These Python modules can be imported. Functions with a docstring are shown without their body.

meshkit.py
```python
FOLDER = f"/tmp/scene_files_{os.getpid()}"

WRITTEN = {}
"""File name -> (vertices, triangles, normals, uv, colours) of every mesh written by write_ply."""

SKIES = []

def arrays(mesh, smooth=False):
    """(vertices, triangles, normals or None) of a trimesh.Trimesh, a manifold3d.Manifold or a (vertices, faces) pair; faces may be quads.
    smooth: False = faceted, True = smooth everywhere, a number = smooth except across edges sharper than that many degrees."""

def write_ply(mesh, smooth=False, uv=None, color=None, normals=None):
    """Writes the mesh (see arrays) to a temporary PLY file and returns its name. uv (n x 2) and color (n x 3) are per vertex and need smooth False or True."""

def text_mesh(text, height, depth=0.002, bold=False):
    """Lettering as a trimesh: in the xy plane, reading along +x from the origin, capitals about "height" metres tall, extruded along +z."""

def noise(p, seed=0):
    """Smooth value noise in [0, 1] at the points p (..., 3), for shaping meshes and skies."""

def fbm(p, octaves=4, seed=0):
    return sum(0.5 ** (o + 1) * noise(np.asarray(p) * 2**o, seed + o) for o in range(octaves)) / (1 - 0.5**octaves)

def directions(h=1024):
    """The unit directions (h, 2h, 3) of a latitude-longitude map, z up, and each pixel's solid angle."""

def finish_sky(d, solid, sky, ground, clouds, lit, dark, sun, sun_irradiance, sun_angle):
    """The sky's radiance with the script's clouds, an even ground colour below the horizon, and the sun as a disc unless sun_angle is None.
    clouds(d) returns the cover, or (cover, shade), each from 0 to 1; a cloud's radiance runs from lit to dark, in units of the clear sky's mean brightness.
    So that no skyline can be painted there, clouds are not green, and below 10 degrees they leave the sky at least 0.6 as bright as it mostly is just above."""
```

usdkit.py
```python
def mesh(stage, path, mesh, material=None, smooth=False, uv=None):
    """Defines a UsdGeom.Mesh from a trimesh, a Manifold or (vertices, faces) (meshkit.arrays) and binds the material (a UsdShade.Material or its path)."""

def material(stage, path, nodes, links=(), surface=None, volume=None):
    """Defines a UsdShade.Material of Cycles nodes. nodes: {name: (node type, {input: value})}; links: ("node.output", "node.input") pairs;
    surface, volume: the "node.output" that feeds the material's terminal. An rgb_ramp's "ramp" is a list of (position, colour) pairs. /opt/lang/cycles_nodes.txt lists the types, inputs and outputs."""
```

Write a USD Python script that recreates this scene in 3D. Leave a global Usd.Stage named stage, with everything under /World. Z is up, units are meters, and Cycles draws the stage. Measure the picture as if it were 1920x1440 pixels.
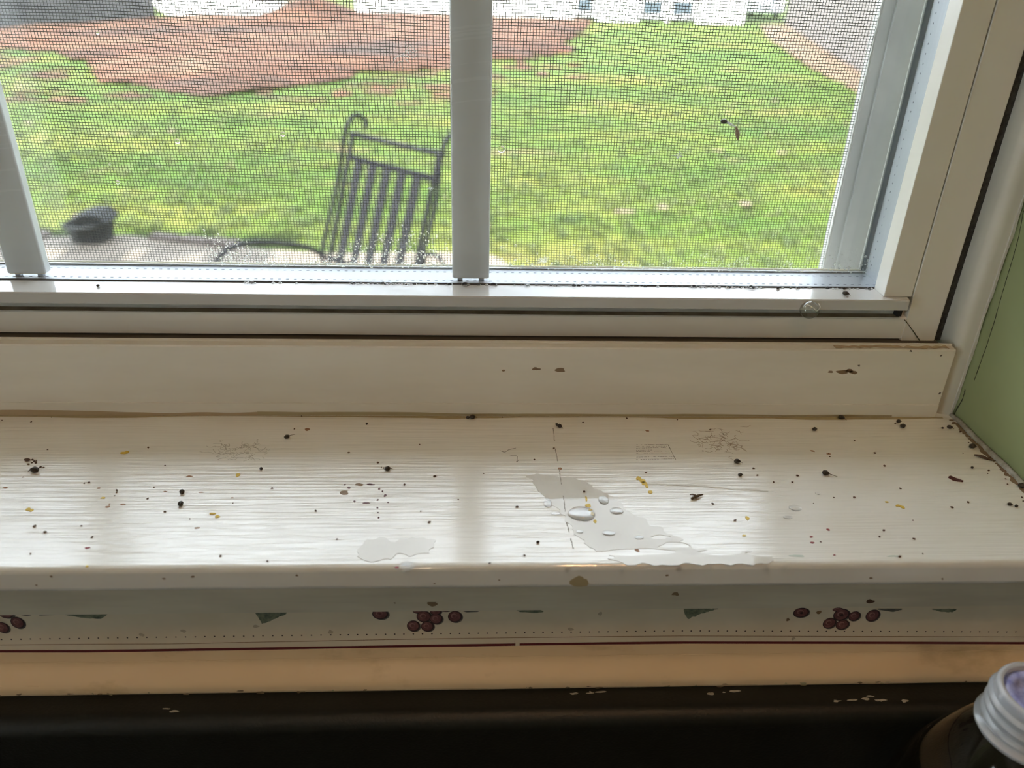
import math, random
import numpy as np
import trimesh, manifold3d, shapely
from shapely.geometry import Polygon, box as sbox
import usdkit, meshkit
from pxr import Usd, UsdGeom, UsdLux, UsdShade, Gf, Sdf

rng = np.random.default_rng(7)
random.seed(7)
stage = Usd.Stage.CreateInMemory()
UsdGeom.SetStageUpAxis(stage, "Z")
UsdGeom.SetStageMetersPerUnit(stage, 1.0)
W = UsdGeom.Xform.Define(stage, "/World")
stage.SetDefaultPrim(W.GetPrim())
UsdGeom.Scope.Define(stage, "/World/Looks")
LAMP_SINK, LAMP_ROOM_FILL = 56.0, 11.0
H = 1.32          # eye height above the kitchen floor; measures below are taken from the eye: x along the window wall, y outdoors, z up

# ---------------------------------------------------------------- camera, sky, sun, exposure
cam = UsdGeom.Camera.Define(stage, "/World/camera")
R = np.array([[0.9989, -0.0396, 0.0261], [0.0040, -0.4769, -0.8789], [0.0472, 0.8781, -0.4762]])   # right, down, forward
m = Gf.Matrix4d(1.0)
for i, v in enumerate((R[0], -R[1], -R[2])):
    m.SetRow(i, Gf.Vec4d(*map(float, v), 0))
m.SetRow(3, Gf.Vec4d(0, 0, H, 1))
cam.AddTransformOp().Set(m)
cam.CreateHorizontalApertureAttr(36.0)
cam.CreateVerticalApertureAttr(27.0)
cam.CreateFocalLengthAttr(36.0 * 1482.5 / 1920)
cam.CreateFStopAttr(9.5)
cam.CreateFocusDistanceAttr(0.345)
cam.CreateClippingRangeAttr(Gf.Vec2f(0.02, 5000))
cam.CreateExposureAttr(EXPOSURE := 1.08)

SUN_EL, SUN_AZ = 47.0, 230.0      # degrees; azimuth clockwise from +y (outdoors), so the sun stands behind the house on the left
se, sa = math.radians(SUN_EL), math.radians(SUN_AZ)
sun_dir = np.array([math.sin(sa) * math.cos(se), math.cos(sa) * math.cos(se), math.sin(se)])
dome = UsdLux.DomeLight.Define(stage, "/World/sky")
dome.CreateIntensityAttr(1.0)
sun = UsdLux.DistantLight.Define(stage, "/World/sun")
sun.CreateAngleAttr(0.6)
sun.CreateIntensityAttr(6.0)
sun.CreateNormalizeAttr(True)
sun.CreateColorAttr(Gf.Vec3f(1.0, 0.95, 0.86))
zax = sun_dir; xax = np.cross([0, 0, 1], zax); xax /= np.linalg.norm(xax); yax = np.cross(zax, xax)
ms = Gf.Matrix4d(1.0)
for i, v in enumerate((xax, yax, zax)):
    ms.SetRow(i, Gf.Vec4d(*map(float, v), 0))
sun.AddTransformOp().Set(ms)
sky_m = usdkit.material(stage, "/World/Looks/sky_air", {
    "sky": ("sky_texture", {"sky_type": "hosek_wilkie", "turbidity": 3.5, "ground_albedo": 0.3, "sun_direction": tuple(sun_dir)}),
    "geo": ("texture_coordinate", {}),
    "map": ("mapping", {"scale": (1.2, 1.2, 3.0)}),
    "n": ("noise_texture", {"scale": 2.2, "detail": 5.0, "roughness": 0.55}),
    "r": ("rgb_ramp", {"ramp": [(0.36, (0.3, 0.3, 0.3)), (0.58, (0.95, 0.95, 0.95))]}),
    "mix": ("mix", {"color2": (1.30, 1.42, 1.58)}),
    "bg": ("background_shader", {"strength": 3.8})},
    [("geo.generated", "map.vector"), ("map.vector", "n.vector"), ("n.fac", "r.fac"), ("r.color", "mix.fac"), ("sky.color", "mix.color1"), ("mix.color", "bg.color")], surface="bg.background")
UsdShade.MaterialBindingAPI.Apply(dome.GetPrim()).Bind(sky_m)

# ---------------------------------------------------------------- helpers
taken = {}
locs = {}
def numbered(parent, name):
    k = f"{parent}/{name}"
    n = taken.get(k, 0); taken[k] = n + 1
    return name if n == 0 else f"{name}_{n:03d}"
def tag(prim, label=None, cat=None, group=None, kind=None):
    for key, v in (("label", label), ("category", cat), ("group", group), ("kind", kind)):
        if v: prim.SetCustomDataByKey(key, v)
    return prim
def thing(name, loc=(0, 0, 0), label=None, cat=None, group=None, kind=None):
    path = "/World/" + numbered("/World", name)
    x = UsdGeom.Xform.Define(stage, path)
    w = (loc[0], loc[1], loc[2] + H)
    x.AddTranslateOp().Set(Gf.Vec3d(*map(float, w)))
    locs[path] = np.array(w)
    return tag(x.GetPrim(), label, cat, group, kind)
def arr(mesh):
    if hasattr(mesh, "to_mesh"):
        q = mesh.to_mesh(); return trimesh.Trimesh(q.vert_properties[:, :3], q.tri_verts, process=False)
    if isinstance(mesh, tuple): return trimesh.Trimesh(*mesh, process=False)
    return mesh
def obj(name, mesh, mat, parent=None, smooth=False, local=False, label=None, cat=None, group=None, kind=None):
    """One Mesh prim. Vertices are measured from the eye unless local (then from the thing's base)."""
    pp = str(parent.GetPath()) if parent is not None else "/World"
    path = f"{pp}/{numbered(pp, name)}"
    t = arr(mesh)
    v = np.array(t.vertices, float)
    root = "/".join(path.split("/")[:3])
    if not local: v = v + [0, 0, H] - locs.get(root, np.zeros(3))
    g = usdkit.mesh(stage, path, (v, np.array(t.faces)), MATS[mat], smooth=smooth)
    if mat in DOUBLE: g.CreateDoubleSidedAttr(True)
    return tag(g.GetPrim(), label, cat, group, kind)
def copy_of(src, loc, rz=0.0, scale=1.0, label=None, group=None):
    d = src.GetCustomData()
    path = "/World/" + numbered("/World", src.GetName())
    x = UsdGeom.Xform.Define(stage, path)
    x.AddTranslateOp().Set(Gf.Vec3d(float(loc[0]), float(loc[1]), float(loc[2] + H)))
    x.AddRotateZOp().Set(math.degrees(rz))
    if scale != 1.0: x.AddScaleOp().Set(Gf.Vec3f(*([scale] * 3 if np.ndim(scale) == 0 else scale)))
    x.GetPrim().GetReferences().AddInternalReference(src.GetPath())
    x.GetPrim().SetInstanceable(True)
    return tag(x.GetPrim(), label or d.get("label"), d.get("category"), group or d.get("group"))
def cat(parts): return trimesh.util.concatenate([arr(p) for p in parts])
def bx(x0, x1, y0, y1, z0, z1, b=0.0):
    """A box, its edges chamfered by b."""
    if b <= 0:
        t = trimesh.creation.box([x1 - x0, y1 - y0, z1 - z0]); t.apply_translation([(x0 + x1) / 2, (y0 + y1) / 2, (z0 + z1) / 2]); return t
    pts = []
    for X, Y, Z in ((0, b, b), (b, 0, b), (b, b, 0)):
        for x in (x0 + X, x1 - X):
            for y in (y0 + Y, y1 - Y):
                for z in (z0 + Z, z1 - Z): pts.append((x, y, z))
    return trimesh.convex.convex_hull(np.array(pts))
def rounded(poly, r, n=6):
    """Rounds the outer corners of a polygon."""
    p = Polygon(poly) if not isinstance(poly, Polygon) else poly
    return p.buffer(-r, join_style=2).buffer(r, quad_segs=n)
def xprism(poly, x0, x1):
    """A (y, z) outline carried along x."""
    t = trimesh.creation.extrude_polygon(Polygon(poly) if not isinstance(poly, Polygon) else poly, x1 - x0, engine="earcut")
    v = t.vertices; t.vertices = np.stack([v[:, 2] + x0, v[:, 0], v[:, 1]], 1); return t
def yprism(poly, y0, y1):
    """An (x, z) outline carried along y."""
    t = trimesh.creation.extrude_polygon(Polygon(poly) if not isinstance(poly, Polygon) else poly, y1 - y0, engine="earcut")
    v = t.vertices; t.vertices = np.stack([v[:, 0], v[:, 2] + y0, v[:, 1]], 1); t.invert(); return t
def zprism(poly, z0, z1):
    t = trimesh.creation.extrude_polygon(Polygon(poly) if not isinstance(poly, Polygon) else poly, z1 - z0, engine="earcut")
    t.apply_translation([0, 0, z0]); return t
def tube(pts, r, n=8, closed=False):
    P = np.array(pts, float); k = len(P)
    rr = np.full(k, r) if np.ndim(r) == 0 else np.array(r)
    T = np.gradient(P, axis=0); T /= np.maximum(np.linalg.norm(T, axis=1, keepdims=True), 1e-12)
    ref = np.array([0.0, 0, 1]) if abs(T[:, 2]).mean() < 0.8 else np.array([1.0, 0, 0])
    A = np.cross(T, ref); A /= np.maximum(np.linalg.norm(A, axis=1, keepdims=True), 1e-9); B = np.cross(T, A)
    a = np.linspace(0, 2 * np.pi, n, endpoint=False)
    V = (P[:, None] + rr[:, None, None] * (np.cos(a)[None, :, None] * A[:, None] + np.sin(a)[None, :, None] * B[:, None])).reshape(-1, 3)
    F = []
    for i in range(k - 1):
        for j in range(n):
            q = (j + 1) % n
            F += [[i * n + j, i * n + q, (i + 1) * n + q], [i * n + j, (i + 1) * n + q, (i + 1) * n + j]]
    for j in range(1, n - 1):
        F += [[0, j + 1, j], [(k - 1) * n, (k - 1) * n + j, (k - 1) * n + j + 1]]
    t = trimesh.Trimesh(V, np.array(F), process=False)
    if t.volume < 0: t.invert()
    return t
def curve(pts, n=40):
    from scipy.interpolate import CubicSpline
    P = np.array(pts, float); s = np.r_[0, np.cumsum(np.linalg.norm(np.diff(P, axis=0), axis=1))]
    return CubicSpline(s, P)(np.linspace(0, s[-1], n))
def lathe(profile, n=64):
    P = np.array(profile, float); a = np.linspace(0, 2 * np.pi, n, endpoint=False); k = len(P)
    V = np.stack([P[:, None, 0] * np.cos(a), P[:, None, 0] * np.sin(a), np.repeat(P[:, 1:2], n, 1)], -1).reshape(-1, 3)
    F = []
    for i in range(k - 1):
        for j in range(n):
            q = (j + 1) % n
            F += [[i * n + j, i * n + q, (i + 1) * n + q], [i * n + j, (i + 1) * n + q, (i + 1) * n + j]]
    return trimesh.Trimesh(V, np.array(F), process=False)
def blob(cx, cy, rx, ry, h, seed, rough=0.25, n=14, z=0.0, rot=None):
    """A small irregular chip lying on a level surface: outline roughly rx by ry, h thick."""
    a = np.linspace(0, 2 * np.pi, n, endpoint=False); g = np.random.default_rng(seed)
    r = 1 + rough * np.interp(a, np.linspace(0, 2 * np.pi, 8), np.r_[(q := g.uniform(-1, 1, 7)), q[0]]) + 0.1 * g.uniform(-1, 1, n)
    c, s = (math.cos(rot), math.sin(rot)) if rot else (1, 0)
    X, Y = rx * r * np.cos(a), ry * r * np.sin(a)
    return Polygon(np.stack([cx + c * X - s * Y, cy + s * X + c * Y], 1)).buffer(0)
def ragged(path, w, seed, jag=0.4):
    """A thin ribbon outline along a 2-D path, its width uneven."""
    g = np.random.default_rng(seed); P = curve(path, max(12, 6 * len(path))) if len(path) > 2 else np.linspace(path[0], path[1], 16)
    T = np.gradient(P, axis=0); T /= np.linalg.norm(T, axis=1, keepdims=True); N = np.stack([-T[:, 1], T[:, 0]], 1)
    w1 = w / 2 * (1 + jag * g.uniform(-1, 1, len(P))); w2 = w / 2 * (1 + jag * g.uniform(-1, 1, len(P)))
    return Polygon(np.vstack([P + N * w1[:, None], (P - N * w2[:, None])[::-1]])).buffer(0)
def polys(p): return [g for g in getattr(p, "geoms", [p]) if g.area > 0]
def flat(p, z, h): return cat([zprism(g, z, z + h) for g in polys(p)])            # on a level surface
def upright(p, y, h): return cat([yprism(g, y - h, y) for g in polys(p)])           # on a wall facing the room
def dome_mesh(cx, cy, z, rx, ry, h, n=20, k=6):
    """A drop lying on a level surface: a flattened cap closed underneath."""
    V = [(cx, cy, z + h)]; F = []
    for i in range(1, k + 1):
        t = i / k * math.pi / 2
        for j in range(n):
            a = 2 * math.pi * j / n
            V.append((cx + rx * math.sin(t) * math.cos(a), cy + ry * math.sin(t) * math.sin(a), z + h * math.cos(t)))
    for j in range(n): F.append([0, 1 + j, 1 + (j + 1) % n])
    for i in range(k - 1):
        for j in range(n):
            a0, a1 = 1 + i * n + j, 1 + i * n + (j + 1) % n
            F += [[a0, a0 + n, a1 + n], [a0, a1 + n, a1]]
    V.append((cx, cy, z)); last = 1 + (k - 1) * n
    for j in range(n): F.append([len(V) - 1, last + (j + 1) % n, last + j])
    return trimesh.Trimesh(np.array(V), np.array(F), process=False)

# ---------------------------------------------------------------- materials
MATS, DOUBLE = {}, set()
def M(name, nodes, links=(), surface="p.BSDF", double=False, volume=None):
    MATS[name] = usdkit.material(stage, "/World/Looks/" + name, nodes, links, surface, volume)
    if double: DOUBLE.add(name)
def plain(name, col, rough=0.5, **k):
    M(name, {"p": ("principled_bsdf", {"base_color": col, "roughness": rough, **k})})
def mottled(name, c1, c2, scale, rough=0.4, stretch=(1, 1, 1), detail=4.0, bump=0.0, bscale=None, bstretch=None, dist=0.001, lo=0.35, hi=0.65, coord="pos", **k):
    src = "g.position" if coord == "pos" else "g.object"
    nodes = {"g": ("geometry", {}) if coord == "pos" else ("texture_coordinate", {}), "m": ("mapping", {"scale": stretch}), "n": ("noise_texture", {"scale": scale, "detail": detail, "roughness": 0.6}),
             "r": ("rgb_ramp", {"ramp": [(lo, c1), (hi, c2)]}), "p": ("principled_bsdf", {"roughness": rough, **k})}
    links = [(src, "m.vector"), ("m.vector", "n.vector"), ("n.fac", "r.fac"), ("r.color", "p.base_color")]
    if bump:
        nodes |= {"bm": ("mapping", {"scale": bstretch or stretch}), "bn": ("noise_texture", {"scale": bscale or scale, "detail": 3.0, "roughness": 0.55}), "b": ("bump", {"strength": bump, "distance": dist})}
        links += [(src, "bm.vector"), ("bm.vector", "bn.vector"), ("bn.fac", "b.height"), ("b.normal", "p.normal")]
    M(name, nodes, links)

# painted wood of the sill: gloss paint laid on in strokes along the board
mottled("sill_paint", (0.745, 0.715, 0.65), (0.79, 0.77, 0.72), 5, rough=0.14, stretch=(1, 6, 1), bump=0.85, bscale=1.0, bstretch=(20, 620, 40), dist=0.0004, specular_ior_level=0.95)
mottled("board_paint", (0.6720, 0.6240, 0.5280), (0.7320, 0.6900, 0.6000), 9, rough=0.33, stretch=(1, 1, 5), bump=0.15, bscale=1.0, bstretch=(20, 300, 300), dist=0.0003)
mottled("vinyl", (0.7200, 0.6840, 0.6120), (0.7800, 0.7440, 0.6720), 6, rough=0.28)
plain("vinyl_gloss", (0.56, 0.56, 0.545), 0.12)
plain("grille_white", (0.55, 0.56, 0.55), 0.35)
plain("grille_cut", (0.62, 0.55, 0.36), 0.6)
plain("spacer_metal", (0.36, 0.385, 0.415), 0.4, metallic=0.25)
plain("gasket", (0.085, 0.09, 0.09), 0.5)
plain("perforation", (0.10, 0.11, 0.125), 0.7)
plain("edge_seal", (0.20, 0.21, 0.21), 0.6)
plain("sealant_cream", (0.62, 0.58, 0.44), 0.5)
plain("dark_gap", (0.02, 0.02, 0.018), 0.9)
plain("groove_shade", (0.075, 0.06, 0.042), 0.8)
mottled("weather_pile", (0.025, 0.026, 0.024), (0.06, 0.06, 0.055), 600, rough=0.95)
mottled("ledge_shade", (0.16, 0.12, 0.075), (0.26, 0.21, 0.14), 90, rough=0.8)
mottled("screen_frame", (0.70, 0.71, 0.68), (0.82, 0.825, 0.79), 30, rough=0.6, detail=6)
plain("spline", (0.62, 0.62, 0.57), 0.7)
plain("screen_wire", (0.022, 0.022, 0.018), 0.45)
M("pane", {"t": ("transparent_bsdf", {"color": (0.985, 0.992, 0.985)}), "g": ("glossy_bsdf", {"roughness": 0.0, "color": (1, 1, 1)}), "w": ("layer_weight", {"blend": 0.5}), "pw": ("math", {"math_type": "power", "value2": 5.0}),
  "ma": ("math", {"math_type": "multiply_add", "value2": 0.965, "value3": 0.035}), "x": ("mix_closure", {})},
  [("w.facing", "pw.value1"), ("pw.value", "ma.value1"), ("ma.value", "x.fac"), ("t.BSDF", "x.closure1"), ("g.BSDF", "x.closure2")], "x.closure")
plain("wet_paint", (0.66, 0.635, 0.58), 0.03, ior=1.42)
M("bubble_film", {"t": ("transparent_bsdf", {"color": (0.97, 0.975, 0.965)}), "g": ("glossy_bsdf", {"roughness": 0.02}), "w": ("layer_weight", {"blend": 0.5}), "pw": ("math", {"math_type": "power", "value2": 3.0}), "ma": ("math", {"math_type": "multiply_add", "value2": 0.6, "value3": 0.05}), "x": ("mix_closure", {})},
  [("w.facing", "pw.value1"), ("pw.value", "ma.value1"), ("ma.value", "x.fac"), ("t.BSDF", "x.closure1"), ("g.BSDF", "x.closure2")], "x.closure")
plain("bubble_glint", (0.85, 0.85, 0.82), 0.1)
plain("smear", (0.60, 0.61, 0.60), 0.3)
M("water", {"p": ("glass_bsdf", {"IOR": 1.33, "roughness": 0.0, "color": (1, 1, 1)})}, (), "p.BSDF")
mottled("caulk", (0.30, 0.27, 0.20), (0.52, 0.49, 0.42), 220, rough=0.6, bump=0.5, bscale=500, dist=0.0006)
mottled("casing_paint", (0.6480, 0.6120, 0.5280), (0.7200, 0.6840, 0.6000), 14, rough=0.35, bump=0.2, bscale=90, dist=0.0006)
mottled("green_paint", (0.31, 0.35, 0.17), (0.345, 0.385, 0.195), 12, rough=0.38, bump=0.12, bscale=160, dist=0.0005)
mottled("green_edge", (0.13, 0.155, 0.075), (0.17, 0.195, 0.10), 120, rough=0.5)
plain("crack_dark", (0.05, 0.055, 0.03), 0.9)
plain("room_paint", (0.52, 0.54, 0.42), 0.6)
plain("ceiling_paint", (0.78, 0.77, 0.74), 0.8)
mottled("floor_wood", (0.22, 0.14, 0.08), (0.32, 0.21, 0.12), 6, rough=0.4, stretch=(1, 12, 1))
mottled("wallpaper", (0.6000, 0.5160, 0.3840), (0.6720, 0.5880, 0.4500), 25, rough=0.5, detail=6)
mottled("apron_paint", (0.5520, 0.4920, 0.3840), (0.6240, 0.5640, 0.4440), 18, rough=0.4, stretch=(1, 1, 8))
mottled("trim_cream", (0.60, 0.42, 0.225), (0.76, 0.555, 0.33), 28, rough=0.34, stretch=(1, 1, 2), detail=6, lo=0.28, hi=0.42, bump=0.15, bscale=120, dist=0.0006)
mottled("berry", (0.10, 0.035, 0.038), (0.20, 0.085, 0.08), 420, rough=0.5)
plain("berry_light", (0.30, 0.15, 0.14), 0.5)
plain("berry_dark", (0.035, 0.018, 0.022), 0.5)
mottled("leaf_print", (0.06, 0.085, 0.065), (0.22, 0.235, 0.16), 380, rough=0.5)
mottled("shade_print", (0.075, 0.08, 0.075), (0.16, 0.15, 0.13), 500, rough=0.5)
plain("print_dark", (0.03, 0.022, 0.02), 0.5)
plain("print_red", (0.11, 0.013, 0.018), 0.45)
plain("print_brown", (0.22, 0.13, 0.06), 0.5)
plain("stain_brown", (0.22, 0.15, 0.085), 0.6)
plain("stain_ochre", (0.40, 0.33, 0.19), 0.45)
plain("stain_faint", (0.40, 0.33, 0.24), 0.4)
plain("stain_orange", (0.44, 0.33, 0.20), 0.45)
plain("fleck_yellow", (0.66, 0.46, 0.06), 0.5)
plain("fleck_rust", (0.30, 0.16, 0.08), 0.6)
plain("fleck_red", (0.22, 0.025, 0.03), 0.5)
plain("mark_grey", (0.30, 0.28, 0.23), 0.6)
plain("mark_ink", (0.12, 0.10, 0.08), 0.6)
mottled("mint_smudge", (0.36, 0.46, 0.40), (0.5, 0.54, 0.47), 200, rough=0.35)
mottled("seed_dark", (0.010, 0.008, 0.006), (0.05, 0.035, 0.022), 900, rough=0.45, coord="obj")
plain("husk_brown", (0.09, 0.045, 0.025), 0.6)
plain("chip_red", (0.075, 0.014, 0.014), 0.5)
plain("twig", (0.11, 0.075, 0.045), 0.7)
plain("fluff", (0.75, 0.75, 0.70), 0.9)
mottled("laminate_dark", (0.006, 0.0075, 0.006), (0.010, 0.0105, 0.008), 700, specular_ior_level=0.4, rough=0.42, bump=0.5, bscale=900, dist=0.0003)
plain("cabinet_wood", (0.30, 0.18, 0.09), 0.4)
plain("metal_knob", (0.5, 0.5, 0.48), 0.25, metallic=1.0)
M("lamp_glow", {"e": ("emission", {"color": (1.0, 0.57, 0.28), "strength": LAMP_SINK})}, (), "e.emission")
M("lamp_glow_fill", {"e": ("emission", {"color": (1.0, 0.77, 0.54), "strength": LAMP_ROOM_FILL})}, (), "e.emission")
M("daylight_door", {"t": ("transparent_bsdf", {"color": (0.95, 0.97, 0.95)}), "g": ("glossy_bsdf", {"roughness": 0.0, "color": (1, 1, 1)}), "w": ("layer_weight", {"blend": 0.5}), "pw": ("math", {"math_type": "power", "value2": 5.0}),
  "ma": ("math", {"math_type": "multiply_add", "value2": 0.965, "value3": 0.035}), "x": ("mix_closure", {})},
  [("w.facing", "pw.value1"), ("pw.value", "ma.value1"), ("ma.value", "x.fac"), ("t.BSDF", "x.closure1"), ("g.BSDF", "x.closure2")], "x.closure")
M("bottle_clear", {"t": ("transparent_bsdf", {"color": (0.90, 0.885, 0.865)}), "g": ("glossy_bsdf", {"roughness": 0.02, "color": (1, 1, 1)}), "w": ("layer_weight", {"blend": 0.5}), "pw": ("math", {"math_type": "power", "value2": 6.5}),
  "ma": ("math", {"math_type": "multiply_add", "value2": 0.9, "value3": 0.05}), "x": ("mix_closure", {})},
  [("w.facing", "pw.value1"), ("pw.value", "ma.value1"), ("ma.value", "x.fac"), ("t.BSDF", "x.closure1"), ("g.BSDF", "x.closure2")], "x.closure")
M("bottle_neck", {"p": ("principled_bsdf", {"base_color": (0.88, 0.89, 0.92), "roughness": 0.10, "ior": 1.45, "transmission_weight": 0.5})})
mottled("cap_lilac", (0.22, 0.24, 0.55), (0.50, 0.52, 0.80), 220, rough=0.25, coord="obj", bump=0.5, bscale=260, dist=0.001)
# outdoors
M("lawn", {"g": ("geometry", {}), "n1": ("noise_texture", {"scale": 0.42, "detail": 5.0, "roughness": 0.65}), "n2": ("noise_texture", {"scale": 3.2, "detail": 6.0, "roughness": 0.7}),
           "n3": ("noise_texture", {"scale": 1.1, "detail": 3.0, "roughness": 0.6}), "mp": ("mapping", {"scale": (1, 1.6, 1), "location": (13.0, 4.0, 0)}),
           "r1": ("rgb_ramp", {"ramp": [(0.34, (0.0144, 0.0360, 0.0019)), (0.48, (0.0268, 0.0485, 0.0035)), (0.58, (0.0464, 0.0588, 0.0069)), (0.70, (0.0686, 0.0643, 0.0135))]}),
           "r2": ("rgb_ramp", {"ramp": [(0.40, (0.72, 0.74, 0.6)), (0.62, (1.25, 1.22, 1.2))]}),
           "r3": ("rgb_ramp", {"ramp": [(0.60, (0, 0, 0)), (0.74, (0.75, 0.75, 0.75))]}),
           "mx": ("mix", {"mix_type": "multiply", "fac": 0.65}), "my": ("mix", {"color2": (0.0858, 0.0541, 0.0317)}), "p": ("principled_bsdf", {"roughness": 0.9, "specular_ior_level": 0.15})},
  [("g.position", "mp.vector"), ("mp.vector", "n1.vector"), ("g.position", "n2.vector"), ("mp.vector", "n3.vector"), ("n1.fac", "r1.fac"), ("n2.fac", "r2.fac"), ("n3.fac", "r3.fac"),
   ("r1.color", "mx.color1"), ("r2.color", "mx.color2"), ("mx.color", "my.color1"), ("r3.color", "my.fac"), ("my.color", "p.base_color")])
mottled("grass_blade", (0.0175, 0.0385, 0.0023), (0.0525, 0.0643, 0.0084), 3, rough=0.6)
M("pine_straw", {"g": ("geometry", {}), "m": ("mapping", {"scale": (0.55, 1.0, 1)}), "n": ("noise_texture", {"scale": 0.55, "detail": 6.0, "roughness": 0.62}), "n2": ("noise_texture", {"scale": 2.6, "detail": 6.0, "roughness": 0.7}),
  "r": ("rgb_ramp", {"ramp": [(0.34, (0.0179, 0.0117, 0.0094)), (0.44, (0.0412, 0.0193, 0.0126)), (0.53, (0.0560, 0.0233, 0.0126)), (0.64, (0.0605, 0.0350, 0.0224))]}), "r2": ("rgb_ramp", {"ramp": [(0.36, (0.2464, 0.2464, 0.2688)), (0.62, (1.3, 1.25, 1.2))]}),
  "x": ("mix", {"mix_type": "multiply", "fac": 0.8}), "p": ("principled_bsdf", {"roughness": 0.9, "specular_ior_level": 0.15})},
  [("g.position", "m.vector"), ("m.vector", "n.vector"), ("m.vector", "n2.vector"), ("n.fac", "r.fac"), ("n2.fac", "r2.fac"), ("r.color", "x.color1"), ("r2.color", "x.color2"), ("x.color", "p.base_color")])
mottled("pine_straw_orange", (0.0455, 0.0228, 0.0098), (0.0700, 0.0403, 0.0193), 2.5, rough=0.9, detail=8)
mottled("patio_concrete", (0.095, 0.075, 0.056), (0.125, 0.102, 0.08), 3, rough=0.85, detail=6)
mottled("edging_shade_brown", (0.0451, 0.0318, 0.0265), (0.0689, 0.0504, 0.0424), 6, rough=0.85)
mottled("fence_light", (0.0560, 0.0500, 0.0508), (0.0822, 0.0742, 0.0748), 3, rough=0.85, stretch=(1, 1, 0.3))
mottled("fence_dark", (0.0525, 0.0504, 0.0490), (0.0840, 0.0805, 0.0770), 3, rough=0.85, stretch=(1, 1, 0.3))
plain("siding_white", (0.82, 0.82, 0.82), 0.6)
plain("roof_grey", (0.14, 0.14, 0.145), 0.9)
plain("window_dark", (0.05, 0.06, 0.07), 0.1)
plain("window_glass_far", (0.05, 0.065, 0.08), 0.35, specular_ior_level=0.3)
plain("well_dark", (0.018, 0.024, 0.022), 0.8)
plain("car_white", (0.85, 0.85, 0.85), 0.15)
plain("car_glass", (0.02, 0.025, 0.03), 0.05)
plain("car_light", (0.3, 0.02, 0.02), 0.2)
plain("tyre", (0.02, 0.02, 0.02), 0.8)
mottled("chair_metal", (0.0040, 0.0045, 0.0065), (0.0065, 0.0072, 0.010), 20, specular_ior_level=0.12, rough=0.6, coord="obj")
mottled("tub_plastic", (0.007, 0.008, 0.0085), (0.013, 0.014, 0.0145), 20, specular_ior_level=0.25, rough=0.75, coord="obj")
plain("tub_rim", (0.03, 0.031, 0.03), 0.6)
plain("leaf_tan", (0.085, 0.062, 0.038), 0.8)
mottled("shrub_leaf", (0.02, 0.045, 0.02), (0.05, 0.085, 0.03), 12, rough=0.6)
mottled("bark", (0.10, 0.06, 0.045), (0.17, 0.11, 0.08), 8, rough=0.9)
mottled("timber", (0.30, 0.22, 0.15), (0.38, 0.29, 0.2), 4, rough=0.8)

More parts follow.
